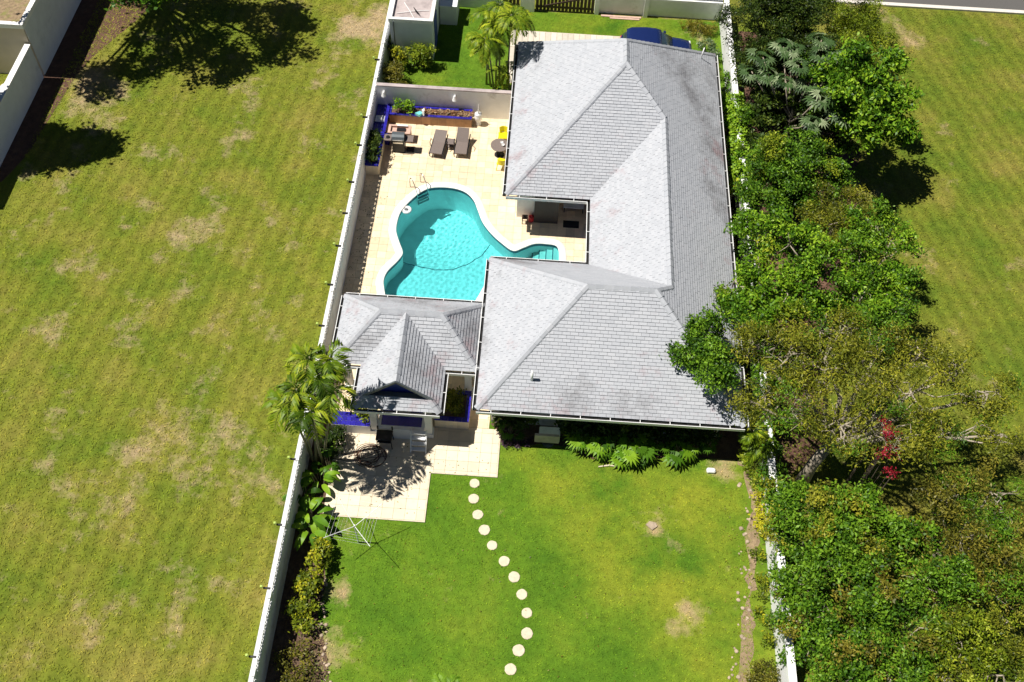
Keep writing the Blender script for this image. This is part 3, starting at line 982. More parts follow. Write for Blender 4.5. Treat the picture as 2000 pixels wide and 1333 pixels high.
# ---- pool pavilion
PE = 2.4
pav = thing('pool_pavilion', 'small tiled pavilion with a front gable and white posts beside the pool', 'pavilion', (-4.8, -6, 0))
Q = lambda x, y, h: (x, y, PE + h)
pl, pr = Q(-5.98, -5.335, 1.45), Q(-3.44, -5.335, 1.45)
g0, g1 = Q(-4.9, -8.72, 1.42), Q(-4.9, -5.371, 1.42)
k1, k2, k3, k4 = Q(-7.8, -7.07, 0), Q(-6.6, -7.07, 0), Q(-3.2, -7.07, 0), Q(-1.82, -7.07, 0)
k5, k6 = Q(-1.82, -3.6, 0), Q(-7.8, -3.6, 0)
s1, s2, s3, s4 = Q(-6.6, -9.12, 0), Q(-3.2, -9.12, 0), Q(-3.63, -8.72, .36), Q(-6.17, -8.72, .36)
PF = [[k1, k2, g1, k3, k4, pr, pl], [k5, k6, pl, pr], [k6, k1, pl], [k4, k5, pr], [k2, s1, s4, g0, g1], [s2, k3, g1, g0, s3], [s1, s2, s3, s4]]
deck = MB()
for f in PF:
    f2 = list(f)
    if sum((f2[i][0] * f2[(i + 1) % len(f2)][1] - f2[(i + 1) % len(f2)][0] * f2[i][1]) for i in range(len(f2))) < 0: f2.reverse()
    deck.add(f2, [tuple(range(len(f2)))])
proof = deck.build('roof', 'roof_deck', pav)
tl = []
for i, f in enumerate(PF):
    tl += tile_face(f, .15, .33, .032, 60 + i)
lay_tiles(proof, tl, 300, 19)
caps(proof, [(k1, pl, 0), (k4, pr, 0), (k5, pr, 0), (k6, pl, 0), (pl, pr, 1), (g0, g1, 1), (s1, s4, 0), (s2, s3, 0)], .83, 8)
gutters(pav, [((-6.6, -9.12), (-3.2, -9.12), (0, -1)), ((-6.6, -9.12), (-6.6, -7.2), (-1, 0)), ((-3.2, -9.12), (-3.2, -7.2), (1, 0)), ((-7.8, -7.07), (-6.6, -7.07), (0, -1)), ((-3.2, -7.07), (-1.82, -7.07), (0, -1)),
              ((-1.82, -7.07), (-1.82, -3.6), (1, 0)), ((-7.8, -7.07), (-7.8, -3.6), (-1, 0)), ((-7.8, -3.6), (-1.82, -3.6), (0, 1))], PE, 1.0)
MB().add([(-6.3, -8.42, PE + .22), (-3.5, -8.42, PE + .22), (-4.9, -8.42, PE + 1.38)], [(0, 1, 2)]).build('gable_panel', 'blue_paint', pav)
for sx in (-1, 1):
    MB().bar((-4.9 + sx * 1.36, -8.745, PE + .33), (-4.9, -8.745, PE + 1.46), .07, .10).build('bargeboard', 'grey_lid', pav)
cl = MB()
MB().add([(-7.75, -7.02, PE - .02), (-6.6, -7.02, PE - .02), (-6.55, -9.07, PE - .02), (-3.25, -9.07, PE - .02), (-3.25, -7.02, PE - .02), (-1.87, -7.02, PE - .02), (-1.87, -3.65, PE - .02), (-7.75, -3.65, PE - .02)], [tuple(range(7, -1, -1))]).build('ceiling', 'white', pav)
for (x, y) in ((-7.35, -4.05), (-2.3, -4.05), (-7.35, -6.65), (-2.3, -6.65), (-5.98, -8.75), (-3.75, -8.75)):
    p_ = MB().box(x - .14, y - .14, 0, x + .14, y + .14, PE - .02).build('post', 'white', pav)
    MB().box(x - .19, y - .19, .02, x + .19, y + .19, .3).build('plinth', 'white', p_)

# raised tiled tub, ledge and planter round the pavilion
tub = thing('raised_tub', 'white walled raised tub lined with cobalt tile under the pavilion gable', 'hot tub', (-4.87, -8.2, 0))
MB().box(-5.83, -9.06, .0, -3.9, -8.9, .8).build('front_wall', 'white', tub)
MB().box(-5.83, -7.4, .0, -3.9, -7.24, .8).build('rear_wall', 'white', tub)
MB().box(-5.83, -8.898, .0, -5.7, -7.402, .8).build('side_wall', 'white', tub); MB().box(-4.03, -8.898, .0, -3.9, -7.402, .8).build('side_wall', 'white', tub)
MB().box(-5.70, -8.9, .0, -4.03, -7.4, .76).build('tiled_floor', 'blue_tile', tub)
solo(MB().cbox((-4.8, -8.25, .87), (.5, .3, .22), .04), 'stone_block', 'pale_wall', 'pale grey stone block standing in the blue tub', 'stone block')
led = thing('blue_ledge', 'white wall ledge with cobalt tile top left of the pavilion steps', 'ledge', (-6.9, -8.7, 0))
MB().box(-7.75, -8.95, 0, -6.15, -8.3, .66).build('base', 'white', led)
rnd = random.Random(2)
for i in range(8):
    for j in range(3):
        MB().box(-7.745 + i * .2, -8.945 + j * .215, .661, -7.745 + i * .2 + .19, -8.945 + j * .215 + .205, .685).build('tile', 'blue_tile', led)
def planter_box(name, label, x0, y0, x1, y1, h, mat_side, rim=.16, tiles_front=True):
    t = thing(name, label, 'planter', ((x0 + x1) / 2, (y0 + y1) / 2, 0))
    MB().box(x0, y0, .0, x1, y1, h - .06).build('body', 'grout', t)
    MB().box(x0 + rim, y0 + rim, h - .059, x1 - rim, y1 - rim, h - .03).build('soil', 'soil', t)
    def rim_run(a0, a1, b0, b1, horiz):
        L = (a1 - a0) if horiz else (b1 - b0)
        k = max(1, round(L / .3)); s = L / k
        for i in range(k):
            if horiz: MB().box(a0 + i * s + .004, b0, h - .059, a0 + (i + 1) * s - .004, b1, h + .012).build('rim_tile', 'blue_tile', t)
            else: MB().box(a0, b0 + i * s + .004, h - .059, a1, b0 + (i + 1) * s - .004, h + .012).build('rim_tile', 'blue_tile', t)
    rim_run(x0 - .02, x1 + .02, y0 - .03, y0 + rim, True); rim_run(x0 - .02, x1 + .02, y1 - rim, y1 + .02, True)
    rim_run(x0 - .02, x0 + rim, y0 + rim + .002, y1 - rim - .002, False); rim_run(x1 - rim, x1 + .03, y0 + rim + .002, y1 - rim - .002, False)
    k = max(1, round((x1 - x0) / .42)); s = (x1 - x0) / k
    for i in range(k):
        MB().box(x0 + i * s + .004, y0 - .018, .04, x0 + (i + 1) * s - .004, y0, h - .065).build('face_tile', mat_side, t)
    k = max(1, round((y1 - y0) / .42)); s = (y1 - y0) / k
    for i in range(k):
        MB().box(x1, y0 + i * s + .004, .04, x1 + .018, y0 + (i + 1) * s - .004, h - .065).build('face_tile', mat_side, t)
    return t
planter_box('tiled_planter', 'cobalt rimmed tiled planter right of the pavilion full of dark plants', -3.55, -8.4, -2.15, -6.95, .7, 'terrace_tile')
planter_box('tiled_planter', 'long terracotta faced planter with cobalt rim against the patio wall', -7.8, 9.66, -3.55, 10.34, .62, 'terracotta', .10)
planter_box('tiled_planter', 'narrow cobalt planter running along the breeze block wall', -8.48, 5.85, -7.84, 8.2, .72, 'terrace_tile')
bench = thing('tiled_bench', 'deep blue tiled wall bench in the patio corner', 'bench', (-8.2, 9.5, 0))
MB().box(-8.48, 8.25, 0, -7.9, 10.4, .55).build('base', 'grout', bench)
for i in range(3):
    for j in range(11):
        MB().box(-8.475 + i * .195, 8.26 + j * .194, .551, -8.475 + i * .195 + .188, 8.26 + j * .194 + .187, .57).build('tile', 'blue_tile', bench)
for j in range(7):
    MB().box(-7.95, 8.25 + j * .3, .571, -7.80, 8.25 + j * .3 + .292, .70).build('rim_tile', 'blue_tile', bench)
MB().box(-7.89, 8.0, .0, -7.6, 8.24, .60).build('end_step', 'blue_tile', bench)
solo(MB().cbox((-8.2, 9.25, .62), (.5, .45, .09), .03).cbox((-8.2, 9.25, .69), (.26, .26, .05), .02), 'folded_towel', 'white_metal', 'white folded towel with raised centre on the blue bench', 'towel')

# ------------------------------------------------------------------ perimeter walls
def breeze_mesh():
    """open lattice block: frame and diagonal cross, 0.3 long (y) x 0.3 high"""
    mb = MB()
    L, h, t = .30, .30, .05
    mb.box(-t / 2, 0, 0, t / 2, L, .025); mb.box(-t / 2, 0, h - .035, t / 2, L, h)
    mb.box(-t / 2, 0, .026, t / 2, .02, h - .036); mb.box(-t / 2, L - .02, .026, t / 2, L, h - .036)
    mb.bar((0, .021, .026), (0, L - .021, h - .036), t * .9, .03); mb.bar((.001, .021, h - .036), (.001, L - .021, .026), t * .8, .03)
    return mb
bz = breeze_mesh().build('breeze_block', 'white', None); bz_mesh = bz.data; bpy.data.objects.remove(bz)
lw = thing('breeze_block_wall', 'long white boundary wall with a pierced block row beside the olive field', 'wall', (-8.6, 0, 0))
MB().box(-8.76, -36, -.1, -8.5, 19.6, 1.42).build('wall_base', 'wall_grey', lw)
y = -30.2
while y < 19.3:
    if int((y + 31) / .31) % 9 == 0:
        MB().box(-8.62, y + .01, 1.42, -8.51, y + .29, 1.74).build('pier', 'white', lw)
    else:
        o = link(bpy.data.objects.new('breeze_block', bz_mesh), lw); o.location = (.055, y, 1.425)
    y += .31
for i, (yy, lb) in enumerate(((-18.9, 'lime glass wall lamp nearest the bottom edge of the photo'), (-16.4, 'lime glass wall lamp beside the croton hedge'), (-13.9, 'lime glass wall lamp beside the heliconia leaves'), (-11.1, 'lime glass wall lamp just below the leaning palm clump'),
                          (-4.6, 'lime glass wall lamp beside the pavilion roof'), (-2.35, 'lime glass wall lamp level with the shallow end of the pool'), (-.1, 'lime glass wall lamp level with the pool waist'), (1.9, 'lime glass wall lamp level with the middle of the pool'),
                          (3.9, 'lime glass wall lamp level with the pool ladder'), (6.4, 'lime glass wall lamp beside the grill corner'), (8.4, 'lime glass wall lamp beside the blue bench'), (12.8, 'lime glass wall lamp beside the front garden shrubs'))):
    t = thing('wall_lamp', lb, 'lamp', (-8.76, yy, 1.42), 'lamps along the breeze block wall')
    MB().box(-8.90, yy - .03, 1.421, -8.62, yy + .03, 1.50).build('bracket', 'dark_metal', t)
    MB().cbox((-8.95, yy, 1.58), (.09, .09, .13), .012).build('globe', 'lime', t)
nw = thing('patio_wall', 'plain white wall dividing the patio from the front garden', 'wall', (-4.7, 10.5, 0))
MB().box(-8.499, 10.42, 0, -.9, 10.6, 1.76).build('wall_base', 'white', nw)
MB().box(-8.465, 10.40, 1.76, -.9, 10.62, 1.82).build('cap', 'concrete', nw)
for (x, lb) in ((-8.1, 'white wall light above the blue bench'), (-4.45, 'white wall light above the long planter')):
    t = thing('wall_light', lb, 'light', (x, 10.4, 1.3))
    MB().box(x - .05, 10.36, 1.25, x + .05, 10.419, 1.5).build('bracket', 'white_metal', t)
    MB().lathe([(.13, -.14), (.05, .12)], (x, 10.27, 1.4), 8).build('lamp_shade', 'white_metal', t)
rw = thing('side_wall', 'bright white boundary wall half hidden by the grove', 'wall', (9.95, 0, 0))
MB().box(9.9, -36, -.1, 10.1, 19.6, 1.55).build('wall_base', 'white', rw)
MB().box(9.86, -36, 1.55, 10.14, 19.6, 1.63).build('cap', 'white', rw)
bw = thing('street_wall', 'white street wall with pierced block top beside the gates', 'wall', (4, 19.8, 0))
MB().box(2.95, 19.8, -.1, 9.9, 20.0, 1.1).build('wall_base', 'white', bw)
MB().box(2.95, 19.70, 1.1, 9.9, 20.06, 1.22).build('cap', 'white', bw)
MB().box(2.95, 19.80, 1.52, 9.9, 19.98, 1.6).build('cap', 'white', bw)
for i in range(22):
    o = link(bpy.data.objects.new('breeze_block', bz_mesh), bw); o.location = (2.98 + i * .31 - 4, .1, 1.23); o.rotation_euler = (0, 0, -PI / 2)
MB().box(5.5, 19.62, 0, 5.75, 19.80, 1.3).build('buttress', 'white', bw); MB().box(2.7, 19.6, 0, 2.95, 20.1, 1.7).build('pier', 'white', bw)
MB().box(-6.0, 19.6, -.1, -2.5, 19.8, 1.5).build('wall_base', 'white', bw)
MB().box(-6.0, 19.55, 1.5, -2.5, 19.85, 1.6).build('cap', 'white', bw)
MB().box(-1.55, 19.5, -.1, -.75, 19.8, 1.6).build('pier', 'white', bw)
def gate(name, label, x0, x1, y, h):
    t = thing(name, label, 'gate', ((x0 + x1) / 2, y, 0))
    k = int((x1 - x0) / .2)
    s = (x1 - x0) / k
    for i in range(k):
        MB().box(x0 + i * s + .025, y - .02, .08, x0 + (i + 1) * s - .025, y + .02, h).build('slat', 'dark_wood', t)
    for z in (.2, h - .25):
        MB().box(x0, y + .021, z, x1, y + .07, z + .12).build('rail', 'dark_wood', t)
    MB().bar((x0 + .1, y - .045, .25), (x1 - .1, y - .045, h - .2), .05, .09).build('brace', 'dark_wood', t)
    return t
gate('wooden_gate', 'wide dark slatted driveway gate at the top of the photo', -.7, 2.68, 19.7, 1.35)
gate('wooden_gate', 'narrow dark slatted gate left of the white pier', -2.45, -1.6, 19.7, 1.35)
solo(MB().box(3.1, 19.45, 0, 5.4, 19.6, .06).box(3.6, 19.3, 0, 5.3, 19.43, .05), 'timber_plank', 'pink_stone', 'pale planks lying at the foot of the street wall', 'planks')

# ------------------------------------------------------------------ pump house by the front garden
ph = thing('pump_house', 'pale flat roofed outbuilding with stained parapet roof in the front garden', 'outbuilding', (-7.2, 16.5, 0))
MB().box(-8.3, 14.75, 0, -6.05, 18.6, 2.45).build('wall', 'pale_wall', ph)
MB().box(-8.2, 14.85, 2.45, -6.15, 18.5, 2.48).build('flat_roof', 'concrete', ph)
for (a, b, c, d) in ((-8.36, 14.69, -5.99, 14.87), (-8.36, 18.48, -5.99, 18.66), (-8.36, 14.872, -8.18, 18.478), (-6.17, 14.872, -5.99, 18.478)):
    MB().box(a, b, 2.45, c, d, 2.66).build('parapet', 'white', ph)
MB().box(-6.049, 15.6, .05, -6.0, 16.5, 2.05).build('door', 'blue_paint', ph)
MB().tube([(-8.1, 14.68, 2.5), (-8.1, 14.66, .1)], .035, 6).build('downpipe', 'grey_lid', ph)
solo(MB().box(-6.0, 17.9, 0, -5.05, 19.4, 1.2).box(-6.02, 17.88, 1.2, -5.03, 19.42, 1.26), 'meter_box', 'pale_wall', 'pale block enclosure right of the outbuilding', 'enclosure')
an = thing('roof_aerial', 'fallen black aerial with thin white rods on the outbuilding roof', 'aerial', (-7.2, 15.6, 2.5))
MB().tube([(-8.0, 15.35, 2.52), (-7.0, 15.62, 2.56), (-6.3, 15.75, 2.52)], .018, 5).build('rod', 'white_metal', an)
MB().tube([(-7.7, 16.3, 2.52), (-7.3, 15.55, 2.56), (-7.0, 14.95, 2.53)], .018, 5).build('rod', 'white_metal', an)
MB().prism([(-7.15, 15.85), (-6.75, 15.25), (-7.0, 15.5)], 2.58, 2.64).build('vane', 'dark_metal', an)

# ------------------------------------------------------------------ neighbour at the left edge
nh = thing('neighbour_house', 'beige neighbouring house with white roof edge at the left margin', 'house', (-30, 16, 0))
MB().box(-38, 11.6, 0, -26.6, 30, 3.1).build('wall', 'beige', nh)
MB().box(-38.1, 11.5, 3.1, -26.5, 11.75, 3.35).build('parapet', 'white', nh); MB().box(-26.75, 11.752, 3.1, -26.5, 30, 3.35).build('parapet', 'white', nh)
MB().box(-38, 11.752, 3.1, -26.752, 30, 3.16).build('flat_roof', 'dry_soil', nh)
MB().box(-26.599, 11.7, 0, -26.56, 30, 3.09).build('side_face', 'pale_wall', nh)
nwall = thing('neighbour_wall', 'grey blue yard wall with white coping at the left margin', 'wall', (-26.6, 9, 0))
MB().box(-26.75, 2.0, 0, -26.55, 11.48, 2.1).build('wall_base', 'pale_wall', nwall)
MB().box(-26.80, 2.0, 2.1, -26.5, 11.48, 2.18).build('cap', 'white', nwall)
t = thing('water_drum', 'pale round drum in the shade behind the neighbour wall', 'drum', (-27.6, 9.6, 0))
MB().lathe([(.28, 0), (.3, .1), (.3, .8), (.27, .86)], (-27.6, 9.6, 0), 14).build('barrel', 'pale_wall', t, True)
MB().lathe([(.31, .861), (.31, .9), (.1, .93)], (-27.6, 9.6, 0), 14).build('lid', 'white', t, True)

# ------------------------------------------------------------------ furniture and small things on the patio
def lounger(name, label, x, y, ang, group):
    t = thing(name, label, 'lounger', (0, 0, 0), group)
    MB().box(-.30, -.95, .29, .30, .12, .34).build('seat', 'wicker', t)
    a = math.radians(ang); c, s = math.cos(a), math.sin(a)
    mb = MB()
    vs = []
    for (u, w) in ((0, 0), (.88, 0), (.88, .05), (0, .05)):
        vs += [(-.30, .13 + u * c - w * s, .29 + u * s + w * c), (.30, .13 + u * c - w * s, .29 + u * s + w * c)]
    mb.add(vs, [(0, 1, 3, 2), (2, 3, 5, 4), (4, 5, 7, 6), (6, 7, 1, 0), (0, 2, 4, 6), (1, 7, 5, 3)])
    mb.build('backrest', 'wicker', t)
    for sx in (-1, 1):
        MB().box(sx * .33 - .025, -.97, .24, sx * .33 + .025, 1.0, .285).build('side_rail', 'dark_metal', t)
        MB().tube([(sx * .36, -.25, .26), (sx * .40, -.22, .5), (sx * .40, .1, .53), (sx * .38, .3, .28)], .02, 5).build('armrest', 'dark_metal', t)
        for yy in (-.85, .75):
            MB().box(sx * .33 - .02, yy - .02, 0.035, sx * .33 + .02, yy + .02, .24).build('leg', 'dark_metal', t)
    t.location = (x, y, .035); t.scale = (1, .78, 1)
    return t
g = 'loungers on the pool patio'
l1 = lounger('sun_lounger', 'left taupe sun lounger, its back nearly flat, on the patio', -5.07, 8.0, 14, g); l1.rotation_euler = (0, 0, -.10)
l2 = lounger('sun_lounger', 'right taupe sun lounger with its back raised, on the patio', -3.88, 8.1, 32, g); l2.rotation_euler = (0, 0, -.03)
t = thing('side_table', 'small square taupe table between the two loungers', 'table', (-4.45, 8.1, .035))
MB().box(-4.65, 7.9, .42, -4.25, 8.3, .46).build('top', 'wicker', t)
for sx in (-1, 1):
    for sy in (-1, 1):
        MB().box(-4.45 + sx * .17 - .02, 8.1 + sy * .17 - .02, .035, -4.45 + sx * .17 + .02, 8.1 + sy * .17 + .02, .419).build('leg', 'dark_metal', t)
MB().box(-4.60, 7.95, .15, -4.3, 8.25, .18).build('shelf', 'wicker', t)

gr = thing('gas_grill', 'dark gas grill with grey domed lid beside the cobalt planter', 'grill', (-7.05, 7.75, .035))
MB().cbox((-7.05, 7.72, .45), (.62, .5, .7), .03).build('cabinet', 'dark_metal', gr)
MB().cbox((-7.05, 7.72, .83), (.68, .54, .08), .02).build('firebox', 'dark_metal', gr)
lid = MB(); pr_ = [(-.27, 0), (-.27, .08), (-.2, .2), (-.08, .27), (.08, .27), (.2, .2), (.27, .08), (.27, 0)]
vs = [(-7.36, 7.72 + a, .872 + b) for a, b in pr_] + [(-6.74, 7.72 + a, .872 + b) for a, b in pr_]
lid.add(vs, [(i, (i + 1) % 8, 8 + (i + 1) % 8, 8 + i) for i in range(8)] + [tuple(range(7, -1, -1)), tuple(range(8, 16))])
lo = lid.build('lid', 'grey_lid', gr)
MB().tube([(-7.3, 7.42, .98), (-7.3, 7.38, .98), (-6.8, 7.38, .98), (-6.8, 7.42, .98)], .018, 5).build('handle', 'steel', lo)
for (x0, x1) in ((-7.78, -7.4), (-6.7, -6.3)):
    MB().box(x0, 7.5, .80, x1, 7.95, .84).build('side_shelf', 'wicker', gr)
MB().lathe([(.1, 0), (.1, .04), (.07, .04)], (-7.58, 7.72, .841), 12).build('side_burner', 'dark_metal', gr)
MB().box(-7.3, 7.44, .70, -6.8, 7.469, .79).build('control_panel', 'steel', gr)
for sx in (-.25, .25):
    MB().tube([(-7.05 + sx, 7.5, .07), (-7.05 + sx, 7.56, .07)], .06, 10).build('wheel', 'rubber', gr)
MB().box(-6.68, 7.6, .04, -6.3, 7.9, .1).build('drip_tray', 'dark_metal', gr)

fu = thing('stone_counter', 'low pink stone counter with a sunken tray behind the grill', 'counter', (-7.1, 8.5, .035))
MB().box(-7.66, 8.22, .036, -6.55, 8.8, .58).build('base', 'pink_stone', fu)
for (a, b, c, d) in ((-7.68, 8.2, -6.53, 8.3), (-7.68, 8.72, -6.53, 8.82), (-7.68, 8.302, -7.55, 8.718), (-6.66, 8.302, -6.53, 8.718)):
    MB().box(a, b, .581, c, d, .70).build('rim', 'pink_stone', fu)
MB().box(-7.25, 8.45, .582, -6.8, 8.66, .64).build('tray', 'dark_metal', fu)
MB().box(-7.25, 8.72, .701, -6.7, 8.815, .72).build('slab', 'white', fu)

rt = thing('round_table', 'round dark table with white cups half under the eave', 'table', (-1.95, 7.8, .035))
MB().lathe([(.44, .66), (.46, .68), (.46, .71), (.44, .72)], (-1.95, 7.8, 0), 24).build('top', 'wicker', rt, False)
MB().tube([(-1.95, 7.8, .07), (-1.95, 7.8, .659)], .04, 8).build('column', 'dark_metal', rt)
MB().lathe([(.26, .036), (.26, .06), (.04, .08)], (-1.95, 7.8, 0), 16).build('base', 'dark_metal', rt)
for (x, y, lb) in ((-1.85, 7.9, 'white cup at the rear of the round table'), (-1.78, 7.74, 'white cup at the front of the round table')):
    solo(MB().lathe([(.05, 0), (.07, .02), (.08, .1), (.07, .1), (.05, .03)], (x, y, .72), 10), 'cup', 'white_metal', lb, 'cup')
def chair(label, x, y, rot):
    t = thing('yellow_chair', label, 'chair', (0, 0, 0), 'yellow chairs at the round table')
    MB().cbox((0, 0, .44), (.5, .48, .05), .02).build('seat', 'yellow', t)
    mb = MB(); pts_ = []
    for i in range(7):
        a = math.radians(-45 + 15 * i + 90)
        for (r, z) in ((.27, .46), (.30, .82), (.27, .82), (.24, .46)):
            pts_.append((r * math.cos(a), .0 + r * math.sin(a), z))
    fs = []
    for i in range(6):
        for k in range(4):
            fs.append((i * 4 + k, i * 4 + (k + 1) % 4, i * 4 + 4 + (k + 1) % 4, i * 4 + 4 + k))
    mb.add(pts_, fs + [(0, 3, 2, 1), (24, 25, 26, 27)]); mb.build('backrest', 'yellow', t)
    for sx in (-1, 1):
        for sy in (-1, 1):
            MB().tube([(sx * .2, sy * .18, .42), (sx * .25, sy * .23, .0)], .022, 6).build('leg', 'yellow', t)
    t.location = (x, y, .036); t.rotation_euler = (0, 0, rot)
    return t
chair('yellow plastic chair behind the round table', -1.82, 8.75, .1)
chair('yellow plastic chair in front of the round table', -1.75, 6.85, PI - .2)
ur = thing('white_urn', 'white urn with tall spike at the right end of the long planter', 'urn', (-3.2, 9.95, .035))
MB().lathe([(.14, .036), (.16, .08), (.1, .18), (.2, .42), (.22, .62), (.17, .7), (.19, .74)], (-3.2, 9.95, 0), 14).build('body', 'white_metal', ur, True)
MB().tube([(-3.2, 9.95, .7), (-3.2, 9.96, 1.35)], [.05, .012], 6).build('spike', 'white_metal', ur)
fo = thing('fish_ornament', 'turquoise fish ornament on the long planter rim', 'ornament', (-6.25, 9.72, .63))
MB().prism([(-6.45, 9.68), (-6.2, 9.55), (-6.05, 9.72), (-6.2, 9.86)], .64, .78).build('body', 'turquoise', fo)
MB().prism([(-6.1, 9.72), (-5.98, 9.86), (-5.95, 9.7), (-5.98, 9.6)], .66, .98).build('tail', 'white', fo)

# covered lounge by the patio
solo(MB().box(1.43, 3.15, .036, 2.2, 3.6, .05), 'door_mat', 'rubber', 'black mat on the floor of the covered lounge', 'mat')
so = thing('wicker_sofa', 'dark wicker sofa with grey cushions in the shaded lounge', 'sofa', (2.0, 5.2, .035))
MB().cbox((1.9, 5.2, .22), (1.9, .8, .36), .05).build('base', 'wicker', so); MB().cbox((1.9, 5.55, .55), (1.9, .18, .5), .04).build('backrest', 'wicker', so)
for i in range(3): MB().cbox((1.3 + i * .6, 5.1, .46), (.56, .6, .12), .04).build('cushion', 'concrete', so)
lt = thing('low_table', 'low glass topped table in front of the wicker sofa', 'table', (1.9, 4.3, .035))
MB().box(1.4, 4.1, .38, 2.4, 4.5, .42).build('top', 'pale_wall', lt)
for sx in (1.45, 2.35):
    for sy in (4.15, 4.45): MB().box(sx - .02, sy - .02, .036, sx + .02, sy + .02, .379).build('leg', 'dark_metal', lt)
sc_ = thing('wooden_stool', 'small brown wooden stool by the white lounge wall', 'stool', (-.42, 3.3, .035))
MB().box(-.58, 3.18, .40, -.28, 3.44, .45).build('seat', 'dark_wood', sc_)
for sx in (-.55, -.31):
    for sy in (3.21, 3.41): MB().box(sx - .018, sy - .018, .036, sx + .018, sy + .018, .399).build('leg', 'dark_wood', sc_)
solo(MB().lathe([(.12, 0), (.15, .05), (.13, .3), (.04, .34), (.02, .42)], (-.12, 3.45, .036), 12), 'red_can', 'red', 'small red watering can beside the charcoal panel', 'can')

# ------------------------------------------------------------------ terrace things
st = thing('tub_steps', 'white slatted steps leaning against the raised tub', 'steps', (-4.1, -9.4, .04))
for sx in (-4.42, -3.80):
    MB().bar((sx, -9.66, .05), (sx, -9.12, .92), .05, .09).build('stringer', 'white_metal', st)
for k in range(4):
    yy = -9.60 + k * .135; zz = .2 + k * .215
    MB().box(-4.39, yy - .08, zz, -3.83, yy + .09, zz + .035).build('tread', 'white_metal', st)
bt = thing('black_stand', 'black metal stand with a square top left of the white steps', 'stand', (-5.5, -9.35, .04))
MB().cbox((-5.5, -9.35, .74), (.66, .5, .06), .02).build('top', 'dark_metal', bt)
for sx in (-1, 1):
    MB().box(-5.5 + sx * .3 - .03, -9.1, .77, -5.5 + sx * .3 + .03, -9.05, .98).build('upright', 'dark_metal', bt)
    for sy in (-1, 1):
        MB().tube([(-5.5 + sx * .28, -9.35 + sy * .2, .72), (-5.5 + sx * .31, -9.35 + sy * .23, .04)], .02, 6).build('leg', 'dark_metal', bt)
MB().box(-5.78, -9.55, .45, -5.22, -9.15, .48).build('shelf', 'dark_metal', bt)
rnd = random.Random(12)
hp = [(-7.5, -9.95, .06), (-6.9, -9.98, .06), (-6.4, -10.0, .065)]
for k in range(7):
    cx = -5.98 + rnd.uniform(-.17, .17); cy = -10.02 + rnd.uniform(-.14, .14); r = rnd.uniform(.34, .62); z = .07 + k * .018
    a0 = rnd.uniform(0, 6)
    for i in range(22):
        a = a0 + 2 * PI * i / 22
        hp.append((cx + r * 1.12 * math.cos(a), cy + r * .95 * math.sin(a), z + .03 * math.sin(a * 2 + k)))
hp += [(-6.6, -10.2, .07), (-7.1, -10.25, .06), (-7.5, -10.2, .06)]
hs = thing('garden_hose', 'tangled brown garden hose coiled on the terrace tiles', 'hose', (-6, -10, .04))
MB().tube(hp, .013, 5).build('coil', 'brown_hose', hs, True)
MB().tube([(-7.5, -10.2, .06), (-7.62, -10.19, .06)], .026, 6).build('coupling', 'steel', hs)

cd = thing('rotary_clothesline', 'white rotary clothesline with four arms on the back lawn', 'clothesline', (-5.98, -13.75, 0))
MB().tube([(-5.98, -13.75, 0), (-5.98, -13.75, 1.55)], .028, 8).build('pole', 'white_metal', cd)
tips = []
for k in range(4):
    a = math.radians(38 + 90 * k)
    tip = Vector((-5.98 + 1.25 * math.cos(a), -13.75 + 1.25 * math.sin(a), 1.95)); tips.append(tip)
    MB().tube([(-5.98, -13.75, 1.45), tip], .012, 6).build('arm', 'white_metal', cd)
for j in range(5):
    f = .35 + j * .15
    pts = [Vector((-5.98, -13.75, 1.45)).lerp(tp, f) for tp in tips]
    MB().tube(pts + [pts[0]], .004, 4).build('line', 'white_metal', cd)
SS = [(-1.69, -10.88), (-1.67, -11.57), (-1.45, -12.25), (-1.14, -12.88), (-.79, -13.51), (-.28, -14.13), (.14, -14.74), (.47, -15.41), (.7, -16.12), (.74, -16.9), (.47, -17.55), (.22, -18.26)]
ORD = ['first', 'second', 'third', 'fourth', 'fifth', 'sixth', 'seventh', 'eighth', 'ninth', 'tenth', 'eleventh', 'twelfth']
rnd = random.Random(7)
for i, (x, y) in enumerate(SS):
    r = .212 * rnd.uniform(.92, 1.06)
    lp = [(x + r * (1 + rnd.uniform(-.055, .055)) * math.cos(a), y + r * (1 + rnd.uniform(-.055, .055)) * math.sin(a)) for a in np.linspace(0, 2 * PI, 23)[:-1]]
    mb = MB().prism(lp, .0, .035); mb.prism([(x + (p[0] - x) * .94, y + (p[1] - y) * .94) for p in lp], .0351, .045)
    solo(mb, 'stepping_stone', 'step_stone', ORD[i] + ' round pale stepping stone counting from the terrace', 'stepping stone', 'stepping stones across the back lawn')
ac = thing('air_conditioner', 'grey outdoor air conditioner unit under the house eave', 'air conditioner', (1.2, -8.75, 0))
MB().box(.72, -8.95, 0, 1.72, -8.40, .1).build('plinth', 'concrete', ac)
MB().cbox((1.22, -8.66, .48), (.86, .36, .68), .03).build('casing', 'pale_wall', ac)
MB().lathe([(.25, 0), (.26, .02), (.22, .02)], (0, 0, 0), 18).build('fan_grille', 'grey_lid', ac, off=(0, 0, 0))
fg = ac.children[-1]; fg.rotation_euler = (PI / 2, 0, 0); fg.location = Vector((1.1, -8.845, .5)) - ORG[ac.name]
for x in (.95, 1.5): MB().box(x - .04, -8.84, .10, x + .04, -8.48, .139).build('foot', 'dark_metal', ac)
solo(MB().cbox((7.9, -9.62, .09), (.36, .22, .18), .05), 'white_block', 'white_metal', 'white block lying on bare soil near the house corner', 'block')
fx = MB(); fx.tube([(3.3, -9.75, .03), (3.75, -9.66, .05), (4.2, -9.7, .03)], [.03, .045, .012], 5)
